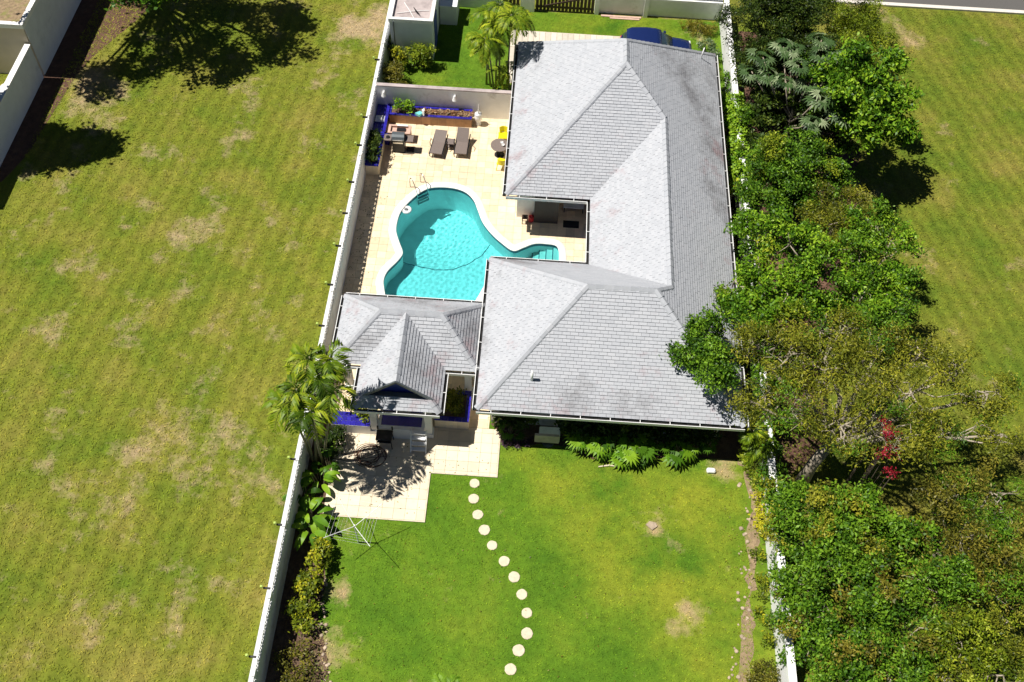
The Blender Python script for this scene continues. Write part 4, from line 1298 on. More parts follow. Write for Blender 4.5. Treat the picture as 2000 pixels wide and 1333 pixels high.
solo(fx, 'fallen_frond', 'step_stone', 'dry pale palm sheath lying on the grass before the house bed', 'palm sheath')
solo(MB().prism([(5.2, -12.2), (5.45, -12.42), (5.65, -12.25), (5.6, -12.1), (5.35, -12.05)], .0, .07), 'tree_stump', 'stone', 'low cut stump in the dry patch of the back lawn', 'stump')

# stones edging the borders
rnd = random.Random(31)
def stone_mesh(seed):
    r = random.Random(seed)
    prof = []
    mb = MB()
    nseg = 7
    rr = [r.uniform(.75, 1.2) for _ in range(nseg)]
    lp = [(rr[k] * math.cos(2 * PI * k / nseg), rr[k] * math.sin(2 * PI * k / nseg)) for k in range(nseg)]
    vs = [(x, y, 0) for x, y in lp] + [(x * .95, y * .95, .5) for x, y in lp] + [(x * .55, y * .55, .85) for x, y in lp]
    fs = [(k, (k + 1) % nseg, nseg + (k + 1) % nseg, nseg + k) for k in range(nseg)] + [(nseg + k, nseg + (k + 1) % nseg, 2 * nseg + (k + 1) % nseg, 2 * nseg + k) for k in range(nseg)] + [tuple(range(2 * nseg, 3 * nseg))]
    o = mb.add(vs, fs).build('edging_stone', 'stone', None); me = o.data; bpy.data.objects.remove(o); return me
SM = [stone_mesh(k) for k in range(5)]
def stones(path, count, label, group, spread=.1):
    P = [Vector(p) for p in path]
    seg = [(P[i + 1] - P[i]).length for i in range(len(P) - 1)]; tot = sum(seg)
    for k in range(count):
        d = tot * (k + rnd.uniform(.2, .8)) / count
        i = 0
        while i < len(seg) - 1 and d > seg[i]: d -= seg[i]; i += 1
        p = P[i].lerp(P[i + 1], d / seg[i])
        o = link(bpy.data.objects.new('edging_stone', rnd.choice(SM)))
        s = rnd.uniform(.03, .10)
        o.location = (p.x + rnd.uniform(-spread, spread), p.y + rnd.uniform(-spread, spread), .008)
        o.scale = (s, s * rnd.uniform(.7, 1), s * rnd.uniform(.6, .9)); o.rotation_euler = (0, 0, rnd.uniform(0, 6))
        tag(o, label, 'stone', group)
stones([(9.2, -9.9), (9.45, -10.9), (9.1, -12.4), (9.0, -14.5), (8.7, -16.2), (8.35, -18.1), (8.2, -20)], 60, 'rough pale stone in the border row by the right hand wall', 'stones edging the right border', .26)
stones([(-7.1, -15), (-6.9, -16.2), (-6.8, -17.2), (-6.5, -18.2), (-6.2, -19.5)], 26, 'rough stone edging the bed below the croton hedge', 'stones edging the croton bed', .12)

# ------------------------------------------------------------------ parked car
car = thing('parked_car', 'dark navy blue hatchback parked behind the house roof', 'car', (6.1, 16.15, .04))
def loft(secs):
    mb = MB(); nn_ = 12
    vs = []
    for (x, w, z0, z1, rr) in secs:
        for k in range(nn_):
            a = 2 * PI * (k + .5) / nn_
            cx, sz = math.cos(a), math.sin(a)
            e = rr
            px = abs(cx) ** e * (1 if cx > 0 else -1); pz = abs(sz) ** e * (1 if sz > 0 else -1)
            vs.append((x, 16.15 + w * px, (z0 + z1) / 2 + (z1 - z0) / 2 * pz))
    fs = []
    for i in range(len(secs) - 1):
        for k in range(nn_):
            j = (k + 1) % nn_
            fs.append((i * nn_ + k, i * nn_ + nn_ + k, i * nn_ + nn_ + j, i * nn_ + j))
    fs += [tuple(range(nn_)), tuple(range(len(secs) * nn_ - 1, (len(secs) - 1) * nn_ - 1, -1))]
    return mb.add(vs, fs)
loft([(4.12, .62, .42, .82, .5), (4.2, .78, .3, .95, .5), (4.6, .85, .24, 1.0, .5), (5.6, .87, .22, 1.0, .5), (6.7, .86, .22, .98, .5), (7.4, .83, .24, .92, .5), (7.9, .76, .28, .82, .5), (8.06, .6, .38, .7, .5)]).build('body', 'car_blue', car, True)
loft([(4.25, .62, .9, 1.05, .6), (4.55, .70, .9, 1.38, .6), (5.0, .72, .9, 1.47, .6), (5.8, .72, .9, 1.48, .6), (6.3, .70, .9, 1.40, .6), (6.95, .66, .9, 1.0, .6)]).build('cabin', 'glass', car, True)
loft([(4.42, .60, 1.30, 1.38, .6), (4.7, .68, 1.36, 1.46, .6), (5.4, .70, 1.40, 1.51, .6), (6.0, .69, 1.38, 1.48, .6), (6.3, .64, 1.34, 1.42, .6)]).build('roof_panel', 'car_blue', car, True)
for sx in (4.85, 7.3):
    for sy in (-.80, .80):
        w_ = MB().tube([(sx, 16.15 + sy - .09, .34), (sx, 16.15 + sy + .09, .34)], .3, 16).build('wheel', 'rubber', car)
        MB().tube([(sx, 16.15 + sy - .1, .34), (sx, 16.15 + sy + .1, .34)], .18, 10).build('rim', 'steel', w_)
for sy in (-.6, .6):
    MB().cbox((7.93, 16.15 + sy, .68), (.16, .24, .12), .02).build('headlight', 'white_metal', car)
    MB().cbox((4.17, 16.15 + sy, .78), (.08, .2, .14), .02).build('tail_light', 'red', car)
    MB().cbox((6.55, 16.15 + sy * 1.6, 1.0), (.14, .16, .11), .02).build('mirror', 'car_blue', car)

# ------------------------------------------------------------------ vegetation
def clumps_for(lobes, rng, dens, flat=.75, inner=.55, sub=0):
    """clump centres on the surface of lobes; with sub, each lobe breaks into smaller bosses with gaps between"""
    out = []
    for (x, y, z, r) in lobes:
        if sub and r > .5:
            cs = []
            for q in range(int(sub + rng.integers(0, 4))):
                d = rng.normal(size=3); d[2] = abs(d[2]) * .8 - .25; d /= np.linalg.norm(d)
                rr = r * rng.uniform(.20, .42)
                cs.append((x + d[0] * r * rng.uniform(.5, .95), y + d[1] * r * rng.uniform(.5, .95), z + d[2] * r * .9 + rng.normal(0, .12) * r, rr))
        else:
            cs = [(x, y, z, r)]
        ps = []
        if sub and r > .5:                       # loose inner foliage behind the bosses
            k = int(dens * r * r * .28)
            d = rng.normal(size=(k, 3)); d = unit(d)
            ps.append(d * r * rng.uniform(.2, .8, (k, 1)) * np.array([1, 1, .55]) + np.array([x, y, z - .2 * r]))
        for (a, b, c, rr) in cs:
            k = max(4, int(dens * rr * rr * (1.5 if sub else 1)))
            d = rng.normal(size=(k, 3)); d[:, 2] = np.abs(d[:, 2]) * 1.1 - .35
            d = unit(d)
            rad = rr * rng.uniform(inner, 1.12, (k, 1))
            ps.append(d * rad * np.array([1, 1, flat]) + np.array([a, b, c]))
        out.append(np.concatenate(ps))
    return out

def crown_quads(cl, rng, per, cr, L, Wd, up=.22, tone0=.5, tvar=.22):
    C = np.concatenate(cl)
    ct = np.clip(rng.normal(tone0, tvar, len(C)), 0, 1)
    n_ = len(C) * per
    idx = np.repeat(np.arange(len(C)), per)
    off = rng.normal(size=(n_, 3)) * cr * np.array([1, 1, .6])
    pts = C[idx] + off
    tn = np.clip(ct[idx] + rng.normal(0, .16, n_), 0, 1)
    return leaves(pts, L, Wd, rng, up), tn

def tree(name, label, base, lobes, seed, leaf='L_mid', bark='bark', dens=30, per=46, cr=.2, L=.2, Wd=.1, trunk_r=.14, twigs=4, twig_r=.018, inner=.5, fork=.35, group='trees of the grove beyond the side wall', tone0=.5, cat='tree', sub=10, tvar=.32, leaf2=None, mix2=.3):
    rng = np.random.default_rng(seed)
    t = thing(name, label, cat, (base[0], base[1], 0), group)
    top = max(l[2] for l in lobes)
    cx = sum(l[0] for l in lobes) / len(lobes); cy = sum(l[1] for l in lobes) / len(lobes)
    fk = np.array([base[0] * .6 + cx * .4, base[1] * .6 + cy * .4, top * fork])
    tr = MB()
    b0 = np.array([base[0], base[1], -.05])
    mid = (b0 + fk) / 2 + rng.normal(0, .08, 3) * np.array([1, 1, 0])
    tr.tube([b0, mid, fk], [trunk_r * 1.25, trunk_r, trunk_r * .85], 8)
    cl = clumps_for(lobes, rng, dens, inner=inner, sub=sub)
    for (lb, c) in zip(lobes, cl):
        e = np.array(lb[:3]); d = e - fk
        m1 = fk + d * .4 + rng.normal(0, .12, 3) + np.array([0, 0, .15 * np.linalg.norm(d) * .5])
        m2 = fk + d * .75 + rng.normal(0, .12, 3) + np.array([0, 0, .1])
        tr.tube([fk - d * .02, m1, m2, e], [trunk_r * .6, trunk_r * .42, trunk_r * .28, trunk_r * .16], 6)
        nn = max(2, int(2 + twigs * .5))
        starts = [e, m2, fk + d * .9]
        for q_ in range(nn):
            node = c[rng.integers(0, len(c))]
            s0 = starts[q_ % 3]
            node = s0 + (node - s0) * rng.uniform(.5, .75) + rng.normal(0, .06, 3)
            bend = (s0 + node) / 2 + rng.normal(0, .12, 3) * lb[3]
            tr.tube([s0, bend, node], [twig_r * 1.7, twig_r * 1.3, twig_r], 5)
            dd = np.linalg.norm(c - node, axis=1)
            for w in np.argsort(dd)[1:1 + int(rng.integers(2, 3 + twigs // 2)) * 2:2]:
                tip = node + (c[w] - node) * 1.25
                mm = (node + tip) / 2 + rng.normal(0, .07, 3)
                tr.tube([node, mm, tip], [twig_r * .8, twig_r * .55, twig_r * .25], 4)
    tr.build('trunk', bark, t, True)
    if leaf2:                                    # patches of another tint: older or sunburnt growth
        A = []; B = []
        for c in cl:
            ax = rng.normal(size=3); h = (c - c.mean(0)) @ ax
            m_ = h > np.quantile(h, 1 - mix2 * rng.uniform(.3, 1.5))
            A.append(c[~m_]); B.append(c[m_])
        V, tn = crown_quads(B, rng, per, cr, L * .9, Wd * .85, tone0=tone0, tvar=tvar)
        quads('old_foliage', V, tn, leaf2, t)
        cl = A
    V, tn = crown_quads(cl, rng, per, cr, L, Wd, tone0=tone0, tvar=tvar)
    quads('crown', V, tn, leaf, t)
    return t

def shrub(name, label, lobes, seed, leaf, dens=60, per=26, cr=.12, L=.14, Wd=.07, group=None, stem_mat='bark_dark', cat='shrub', tone0=.5, inner=.45, up=.6):
    rng = np.random.default_rng(seed)
    b = (sum(l[0] for l in lobes) / len(lobes), sum(l[1] for l in lobes) / len(lobes), 0)
    t = thing(name, label, cat, b, group)
    for (x, y, z, r) in lobes:
        sm = MB()
        for k in range(3):
            a = rng.uniform(0, 6.28)
            sm.tube([(x + .05 * math.cos(a), y + .05 * math.sin(a), 0), (x + .35 * r * math.cos(a), y + .35 * r * math.sin(a), z * .6), (x + .6 * r * math.cos(a), y + .6 * r * math.sin(a), z + r * .3)], [.025, .018, .008], 5)
        sm.build('stem', stem_mat, t)
    V, tn = crown_quads(clumps_for(lobes, rng, dens, .8, inner), rng, per, cr, L, Wd, up, tone0)
    V[:, :, 2] = np.maximum(V[:, :, 2], .02)
    quads('foliage', V, tn, leaf, t)
    return t

LOB = {
 'dark_top': [(10.47, 13.14, 5.1, 1.57), (12.32, 12.56, 4.6, 1.39), (10.4, 12.08, 3.9, 1.15), (12.15, 14.73, 5.1, 1.81), (13.85, 14.95, 4.6, 1.04), (11.0, 11.6, 3.6, 1.1), (13.4, 12.6, 3.8, 1.1)],
 'fine_yellow': [(15.67, 15.5, 4, 1.59), (17.23, 15.02, 3.2, 1.06), (16.51, 13.56, 3, .92), (15.15, 14.15, 3.4, 1.05)],
 'bright_top': [(14.52, 9.26, 5.9, 0.85), (15.41, 7.86, 5.5, 0.85), (13.87, 7.71, 5.5, 0.72), (15.29, 6.46, 4.9, 0.8), (16.71, 10.48, 5.1, 0.62), (13.41, 9.76, 4.9, 0.73), (16.21, 7.94, 4.7, 0.65), (16.9, 7.2, 3.6, 0.8), (14.9, 7.4, 3.8, 0.8), (16.6, 8.3, 4.6, 0.95), (15.6, 6.6, 4.2, 0.85), (14.3, 8.4, 4.4, 0.8)],
 'mid_round': [(11.31, 4.57, 3.6, 1.46), (12.81, 5.44, 3.2, 1.08), (10.65, 3.47, 3, 1.17), (11.91, 3.1, 3, 1.17), (13.6, 4.3, 3.0, 0.95), (10.6, 5.9, 2.6, 0.8)],
 'olive_low': [(13.25, 1.65, 3, 1.33), (14.53, 3.03, 2.8, .84), (12.86, 3.4, 2.6, .85)],
 'branchy': [(9.6, -.61, 4.2, 1.31), (11.19, -1.64, 4.4, 1.39), (8.71, -3.04, 4.0, .95), (10.39, -3.86, 4.2, 1.46), (12.07, -2.88, 3.8, 1.17), (9.18, -4.44, 3.8, .94), (8.32, -3.83, 3.6, .55)],
 'right_bright': [(14.7, 1.63, 3.5, 1.25), (15.76, .69, 3.3, 1.12), (15.11, -1.4, 3.3, 1.2), (13.7, -.62, 3.6, 1.1), (13.88, -2.96, 3.4, 1.18), (15.39, -3.07, 3, .9)],
 'over_roof': [(7.1, -6.26, 4.4, 1.05), (6.51, -6.71, 4.2, .76), (7.57, -7.29, 4.8, .9), (7.32, -7.87, 4.4, .79)],
 'spreading': [(8.63, -7.14, 5.4, 1.07), (9.83, -7.79, 5.8, 1.24), (10.97, -8.54, 6.2, 1.4), (12.64, -8.64, 6.2, 1.49), (14.2, -9.04, 5.8, 1.4), (16.15, -7.82, 5.2, 1.15), (17.59, -8.14, 4.8, 1.16), (9.99, -10.02, 5.8, 1.29), (11.51, -10.67, 6, 1.27), (13.26, -10.72, 5.6, 1.28), (15.08, -10.57, 5.2, 1.2), (8.68, -9.53, 5.2, 1.04), (13.62, -6.26, 5.4, 1.18), (17.9, -9.79, 4.6, .94), (12.06, -6.14, 5.4, .98), (15.27, -6.57, 5, .89)],
 'lower_bright': [(10.31, -12.89, 3.4, .93), (11.37, -13.21, 3.8, 1.1), (12.75, -13.11, 3.8, 1.1), (10.69, -14.46, 3.4, .91), (11.99, -14.74, 3.8, 1.16), (13.79, -13.94, 3.6, 1.0), (10.15, -15.49, 3, .72), (9.95, -11.9, 2.6, .7), (9.9, -13.3, 2.5, .65)],
 'right_olive': [(15.56, -12.39, 4, 1.2), (17.24, -11.86, 4, 1.11), (16.21, -13.74, 4, 1.17), (17.63, -13.44, 4, 1.09), (14.99, -13.94, 3.8, 0.9), (17.3, -14.6, 4, 1.1), (16.6, -15.3, 3.8, 1.0)],
 'lower_mixed': [(10.78, -16.42, 3.6, 1.05), (12.22, -16.47, 4, 1.21), (10.21, -17.75, 3.2, .86), (11.37, -18.13, 3.8, 1.1), (10.87, -19.42, 3.8, 1.16), (10.0, -16.7, 2.6, .75), (10.05, -15.8, 2.5, .6)],
 'lower_right': [(14.06, -15.8, 4, 1.13), (15.43, -15.43, 3.8, .97), (13.44, -17.45, 4, 1.02), (12.52, -19.04, 4, 1.08)],
 'corner_yellow': [(14.75, -17.7, 4, 1.1), (16.23, -17.08, 4, 1.11), (14.33, -19.08, 4, 1.16), (16.24, -18.61, 4, 1.25)],
}
tree('dense_tree', 'very dark dense tree by the street wall', (11.8, 14.5), LOB['dark_top'], 1, 'L_dark', 'bark_dark', 60, 34, cr=.14, L=.13, Wd=.05, twigs=1, tone0=.4)
tree('fine_leaved_tree', 'fine leaved yellow green tree nearest the road', (15.8, 14.8), LOB['fine_yellow'], 2, 'L_yellow', 'bark', 55, 34, cr=.14, L=.13, Wd=.04, twigs=2, tone0=.4)
tree('leafy_tree', 'bright green tree casting the black shadow on the right field', (15.2, 9), LOB['bright_top'], 3, 'L_bright', 'bark_dark', 50, 22, cr=.17, L=.20, Wd=.11, twigs=1, sub=10)
tree('bushy_tree', 'rounded mid green tree beside the middle of the house', (11.6, 4), LOB['mid_round'], 4, 'L_mid', 'bark', 60, 34, cr=.14, L=.13, Wd=.07, twigs=2, leaf2='L_yellow', mix2=0.12, tone0=0.5)
tree('bushy_tree', 'low dark olive tree between two bright green trees', (13.3, 2.2), LOB['olive_low'], 5, 'L_olive', 'bark', 55, 34, cr=.14, L=.11, Wd=.04, twigs=2, tone0=.32)
tree('branchy_tree', 'green tree with bare pale limbs leaning over the house eave', (11.2, -2), LOB['branchy'], 6, 'L_bright', 'bark_pale', 46, 26, cr=.15, L=.15, Wd=.08, twigs=5, twig_r=.022, tone0=0.52, sub=9, inner=.4, leaf2='L_yellow', mix2=0.1)
tree('leafy_tree', 'bright green tree at the field edge right of the limbs', (14.6, -.8), LOB['right_bright'], 7, 'L_bright', 'bark_pale', 46, 26, cr=.15, L=.15, Wd=.08, twigs=4, tone0=0.52, sub=9, inner=.4, leaf2='L_mid', mix2=0.2)
tree('overhanging_tree', 'bright green tree overhanging the lower roof corner', (9.4, -7.4), LOB['over_roof'], 8, 'L_mid', 'bark_pale', 60, 30, cr=.13, L=.13, Wd=.065, twigs=3, tone0=.6, trunk_r=.09)
tree('spreading_tree', 'huge sparse olive tree with pale spreading branches', (11.6, -9.8), LOB['spreading'], 9, 'L_olive', 'bark_pale', 44, 24, cr=.17, L=.14, Wd=.042, twigs=12, twig_r=.024, trunk_r=.24, inner=.3, tone0=.5, sub=8, leaf2='L_mid', mix2=0.2)
tree('bushy_tree', 'bright green tree just below the red flowering vine', (12, -13.8), LOB['lower_bright'], 10, 'L_mid', 'bark', 52, 30, cr=.14, L=.15, Wd=.075, twigs=2, tone0=0.66, sub=10, leaf2='L_olive', mix2=0.15)
tree('bushy_tree', 'olive brown tree at the right edge below the spreading tree', (16.2, -13), LOB['right_olive'], 11, 'L_brown', 'bark_pale', 46, 26, cr=.16, L=.14, Wd=.05, twigs=6, sub=9, inner=.4, leaf2='L_mid', mix2=.35)
tree('bushy_tree', 'dark green tree overhanging the white wall near the bottom edge', (11.4, -17.6), LOB['lower_mixed'], 12, 'L_mid', 'bark', 52, 28, cr=.14, L=.14, Wd=.07, twigs=3, tone0=0.58, sub=10, leaf2='L_brown', mix2=0.15)
tree('bushy_tree', 'mid green tree in the middle of the lower grove', (14, -16.6), LOB['lower_right'], 13, 'L_mid', 'bark_pale', 50, 28, cr=.14, L=.14, Wd=.06, twigs=4, tone0=0.6, sub=10, leaf2='L_brown', mix2=0.25)
tree('bushy_tree', 'yellow green tree in the bottom right corner', (15.6, -18), LOB['corner_yellow'], 14, 'L_yellow', 'bark_pale', 50, 28, cr=.14, L=.13, Wd=.055, twigs=4, tone0=.42, sub=10, leaf2='L_olive', mix2=.3)
tl_lobes = [(sx - 4.3, sy, 8.5 + dz, r) for (sx, sy, dz, r) in ((-23.5, 10.6, 0, 1.0), (-23.8, 12, 0, .9), (-22.4, 12.4, .2, 1.2), (-20.5, 13.2, .4, 1.5), (-18.5, 13.6, 0, 1.6), (-16.6, 14, .4, 1.5), (-14.4, 15, 0, 1.5), (-22, 15.6, .6, 1.7), (-19, 16.2, .8, 2), (-16, 17, .5, 2), (-13.9, 17.8, 0, 1.4), (-19, 19, .4, 2), (-22.5, 18.6, .2, 1.7))] + [(-20.9, 11.9, 5, .5), (-19.6, 12.3, 5, .6)]
tree('shade_tree', 'broad dark tree at the top edge shading the olive field', (-24.5, 20.8), tl_lobes, 15, 'L_mid', 'bark_dark', 20, 20, cr=.24, L=.26, Wd=.15, twigs=2, trunk_r=.25, inner=.3, group='trees of the neighbour plot', tone0=.4, sub=7)
tree('hedge_tree', 'tall narrow tree at the left margin throwing a long shadow', (-28.4, 6.3), [(-29, 6.2, 7, 1.5), (-28, 6.3, 7.6, 1.4), (-26.9, 6.5, 7.8, 1.1), (-26, 6.6, 7.9, .8), (-28.6, 5.8, 5.5, 1.5), (-30, 6, 6, 1.6)], 16, 'L_dark', 'bark_dark', 40, 40, cr=.24, L=.24, Wd=.15, twigs=1, group='trees of the neighbour plot', inner=.2)

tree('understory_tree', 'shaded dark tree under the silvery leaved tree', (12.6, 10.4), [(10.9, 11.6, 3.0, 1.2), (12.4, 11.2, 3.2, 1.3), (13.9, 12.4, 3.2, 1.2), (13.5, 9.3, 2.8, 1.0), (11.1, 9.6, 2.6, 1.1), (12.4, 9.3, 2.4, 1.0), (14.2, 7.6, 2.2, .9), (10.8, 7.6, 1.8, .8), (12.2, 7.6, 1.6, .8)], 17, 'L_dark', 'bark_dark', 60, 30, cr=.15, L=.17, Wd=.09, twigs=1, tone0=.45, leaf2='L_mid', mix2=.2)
# cecropia with big lobed rosettes
def fan_leaf(mb, c, az, tilt, R_, nf, tone, rng, wide=.16, spread=2.6):
    c = Vector(c)
    f = Vector((math.cos(az) * math.cos(tilt), math.sin(az) * math.cos(tilt), math.sin(tilt)))
    s = Vector((-math.sin(az), math.cos(az), 0))
    for k in range(nf):
        a = -spread / 2 + spread * k / (nf - 1)
        d = f * math.cos(a) + s * math.sin(a)
        q = (-f * math.sin(a) + s * math.cos(a))
        l = R_ * (1 - .25 * abs(a) / (spread / 2)) * rng.uniform(.9, 1.1)
        tip = c + d * l + Vector((0, 0, -.18 * l))
        m = c + d * l * .55 + Vector((0, 0, .02))
        mb.add([c, m - q * R_ * wide * .5, tip, m + q * R_ * wide * .5], [(0, 1, 2, 3)], tone)
ROS = [(10.53, 10.46, 5, 0.54), (11.53, 11.07, 5.2, 0.54), (13.55, 12.05, 5, 0.59), (12.14, 9.77, 5.2, 0.54), (10.79, 9.55, 4.6, 0.5), (14.49, 11.08, 4.8, 0.55), (13.08, 8.07, 4.8, 0.61), (14.11, 7.6, 4.2, 0.58), (12.78, 7.17, 4, 0.54), (11.63, 9.26, 4.6, 0.5), (10.15, 10.34, 4.2, 0.51), (13.49, 10.89, 5, 0.5), (12.6, 9.16, 4.6, 0.46), (13.92, 9.52, 4.4, 0.46), (11.24, 7.75, 2, 0.51), (11.95, 11.05, 5, 0.47)]
rng = np.random.default_rng(77)
ce = thing('trumpet_tree', 'open tree with silvery many fingered leaves above bare soil', 'tree', (12.2, 8.4, 0), 'trees of the grove beyond the side wall')
trk = MB(); lf = MB()
trk.tube([(12.2, 8.4, -.05), (12.3, 8.8, 1.8), (12.5, 9.4, 3.4)], [.12, .1, .08], 8)
for (x, y, z, r) in ROS:
    trk.tube([(12.3, 8.8, 1.6 + rng.uniform(0, 1.4)), ((x + 12.4) / 2, (y + 9) / 2, z * .6 + .4), (x, y, z)], [.05, .04, .025], 6)
    for k in range(11):
        az = 2 * PI * k / 11 + rng.uniform(-.3, .3)
        rr = r * rng.uniform(.2, .9)
        fan_leaf(lf, (x + rr * math.cos(az), y + rr * math.sin(az), z + rng.uniform(-.1, .2)), az, rng.uniform(-.5, .1), r * .85, 8, float(np.clip(rng.normal(.5, .28), 0, 1)), rng, .20, 3.6)
trk.build('trunk', 'bark', ce, True); lf.build('crown', 'L_silver', ce)

# red flowering vine in the spreading tree
shrub('flowering_vine', 'crimson flowering vine hanging in the spreading tree', [(12.85, -10.6, 6.2, .16), (13.05, -11.0, 6.1, .22), (13.15, -11.5, 5.8, .24), (12.85, -11.5, 5.4, .14), (13.2, -12.0, 5.2, .2)], 21, 'L_red', 220, 14, .09, .08, .05, cat='vine')

# understory along the side wall
shrub('climbing_hedge', 'vivid green climber covering the side wall beside the back roof', [(9.9 + .1 * math.sin(k * 1.9), 11.2 - .58 * k, 1.5 + .15 * math.sin(k * 2.3), .5 + .07 * math.sin(k * 3.1)) for k in range(10)], 22, 'L_bright', 90, 26, .1, .14, .09, tone0=.75, cat='climber')
shrub('wall_shrub', 'dark low shrub between the side wall and the back roof corner', [(9.75, 12.6, .9, .45), (9.6, 11.9, .8, .4), (9.8, 13.4, 1.0, .4)], 23, 'L_mid', 80, 26, .1, .13, .07)
shrub('white_edged_shrub', 'pale leaved shrub in the front right garden corner', [(9.0, 16.9, .5, .45), (9.3, 16.3, .45, .35)], 24, 'L_silver', 90, 26, .1, .13, .06)
shrub('grass_tussock', 'dry golden tussock in the far right front garden corner', [(8.6, 18.6, .3, .5), (9.3, 18.5, .3, .45), (8.0, 18.9, .25, .35)], 25, 'L_brown', 80, 30, .1, .22, .03, up=0., tone0=.8)
shrub('bare_bush', 'low yellow green plant by the driveway edge', [(9.2, 15.4, .3, .4), (9.3, 14.7, .3, .35)], 26, 'L_croton', 70, 24, .1, .14, .05, tone0=.4)
shrub('clipped_hedge', 'clipped square topped hedge in front of the outbuilding', [(-7.0, 14.2, 1.0, .42), (-6.6, 14.2, 1.0, .42), (-6.25, 14.2, 1.0, .42), (-6.8, 14.2, .5, .4), (-6.4, 14.2, .5, .4)], 27, 'L_yellow', 110, 26, .08, .11, .06, cat='hedge')
shrub('golden_shrub', 'golden round shrub beside the clipped hedge', [(-7.75, 14.0, 1.0, .38), (-7.65, 13.9, .7, .38)], 28, 'L_croton', 110, 26, .08, .12, .06, tone0=.65)
shrub('round_shrub', 'large brownish round shrub in the front garden corner by the wall', [(-7.9, 12.4, .9, .6), (-7.7, 12.1, .7, .55), (-8.0, 12.9, .8, .45)], 29, 'L_brown', 110, 28, .09, .11, .05)
shrub('small_shrub', 'small dark shrub at the foot of the patio wall in the front garden', [(-7.1, 11.6, .45, .32), (-6.75, 11.7, .3, .25)], 30, 'L_dark', 110, 26, .08, .12, .07)
shrub('wall_fern', 'dark fern hanging beside the outbuilding downpipe', [(-8.3, 15.0, 1.0, .3), (-8.25, 14.6, .9, .28)], 31, 'L_dark', 110, 24, .09, .16, .04)
shrub('planter_bush', 'fresh green bush at the left end of the long planter', [(-7.15, 10.0, .95, .38), (-6.85, 10.0, .85, .28)], 32, 'L_bright', 110, 26, .08, .12, .07, tone0=.7)
shrub('planter_bromeliads', 'orange bromeliad bed filling the long planter', [(-6.0 + .3 * k, 10.0, .62, .17) for k in range(9)], 33, 'L_orange', 300, 14, .05, .13, .04, cat='flowers')
shrub('planter_ferns', 'dark ferny plants in the narrow cobalt planter', [(-8.2, 6.2, .9, .26), (-8.2, 6.6, 1.0, .3), (-8.2, 7.05, 1.0, .3), (-8.2, 7.5, .95, .28), (-8.2, 7.9, .9, .26)], 34, 'L_dark', 120, 26, .09, .16, .05)
shrub('planter_foliage', 'shaded greenery in the tiled planter under the pavilion eave', [(-2.9, -7.9, .85, .38), (-2.8, -7.4, .85, .38), (-3.1, -7.5, .8, .3)], 35, 'L_olive', 110, 26, .09, .12, .06)
shrub('ledge_plant', 'variegated green plant spilling over the blue ledge', [(-6.5, -8.3, .95, .32), (-6.95, -8.25, .95, .3), (-6.25, -8.45, .85, .25)], 36, 'L_yellow', 110, 26, .09, .16, .06, tone0=.6)
shrub('dark_shrub', 'dark glossy shrub between the terrace and the palm stems', [(-7.55, -9.6, .7, .42), (-7.65, -10.1, .5, .38), (-7.5, -9.2, .6, .35)], 37, 'L_dark', 100, 24, .1, .18, .05, tone0=.3)
shrub('croton_hedge', 'yellow green croton hedge along the breeze block wall', [(-7.2, -14.3, .55, .42), (-7.3, -14.9, .6, .44), (-7.35, -15.5, .6, .42), (-7.4, -16.1, .55, .40), (-7.45, -16.7, .55, .38), (-7.4, -17.3, .5, .36), (-7.6, -15.8, .5, .36), (-7.8, -16.8, .5, .36)], 38, 'L_croton', 90, 24, .09, .14, .07, tone0=.42, cat='hedge')
shrub('scraggly_shrub', 'straggly brown green shrub below the croton hedge', [(-7.3, -18.2, .4, .42), (-7.1, -18.9, .35, .42), (-7.5, -19.4, .4, .45), (-7.9, -18.6, .4, .4)], 39, 'L_brown', 60, 20, .12, .13, .05, inner=.3)
shrub('purple_groundcover', 'purple leaved low plants by the terrace corner', [(-.55, -8.85, .15, .25), (-.1, -8.85, .15, .25), (.35, -8.85, .15, .22), (-.7, -8.5, .2, .25)], 40, 'L_purple', 160, 20, .07, .10, .05, cat='groundcover')
shrub('golden_croton', 'golden croton at the top of the right border', [(9.7, -10.75, .4, .26), (9.75, -11.6, .5, .34), (9.72, -12.2, .5, .32)], 41, 'L_croton', 110, 24, .08, .13, .06, tone0=.85)
shrub('brown_bush', 'rounded brown olive bush near the bottom of the right border', [(9.25, -17.9, .5, .48), (9.35, -18.5, .5, .48), (9.1, -18.2, .4, .4)], 42, 'L_brown', 110, 26, .09, .10, .05, tone0=.4)
shrub('border_shrub', 'yellow green shrub in the middle of the right border', [(9.6, -14.2, .35, .32), (9.7, -15.9, .4, .34), (9.65, -16.6, .4, .3), (9.5, -14.9, .3, .25), (9.45, -13.2, .3, .26), (9.3, -15.4, .2, .2)], 43, 'L_croton', 90, 22, .09, .12, .05, tone0=.3)
shrub('variegated_shrub', 'cream and green shrub at the house corner by the side wall', [(9.35, -9.2, .55, .35), (9.55, -9.8, .5, .36), (9.3, -8.7, .7, .3), (9.7, -10.2, .4, .3)], 44, 'L_yellow', 100, 24, .09, .16, .05, tone0=.55)
shrub('wall_climber', 'green climber spilling over the side wall beside the wing roof', [(10.0 + .08 * math.sin(k * 2.1), 5.0 - .8 * k, 1.55 + .2 * math.sin(k * 1.7), .46 + .12 * math.sin(k * 2.9)) for k in range(17)], 47, 'L_mid', 90, 24, .11, .14, .08, tone0=.55, cat='climber')
shrub('wall_climber', 'dark climber spilling over the side wall beside the back lawn border', [(10.0, -9.2, 1.4, .45), (10.05, -10.2, 1.4, .45), (10.0, -11.1, 1.5, .5), (10.05, -12.6, 1.5, .45), (10.0, -14.3, 1.4, .4), (10.02, -17.6, 1.4, .36)], 48, 'L_mid', 90, 24, .11, .14, .08, tone0=.5, cat='climber')
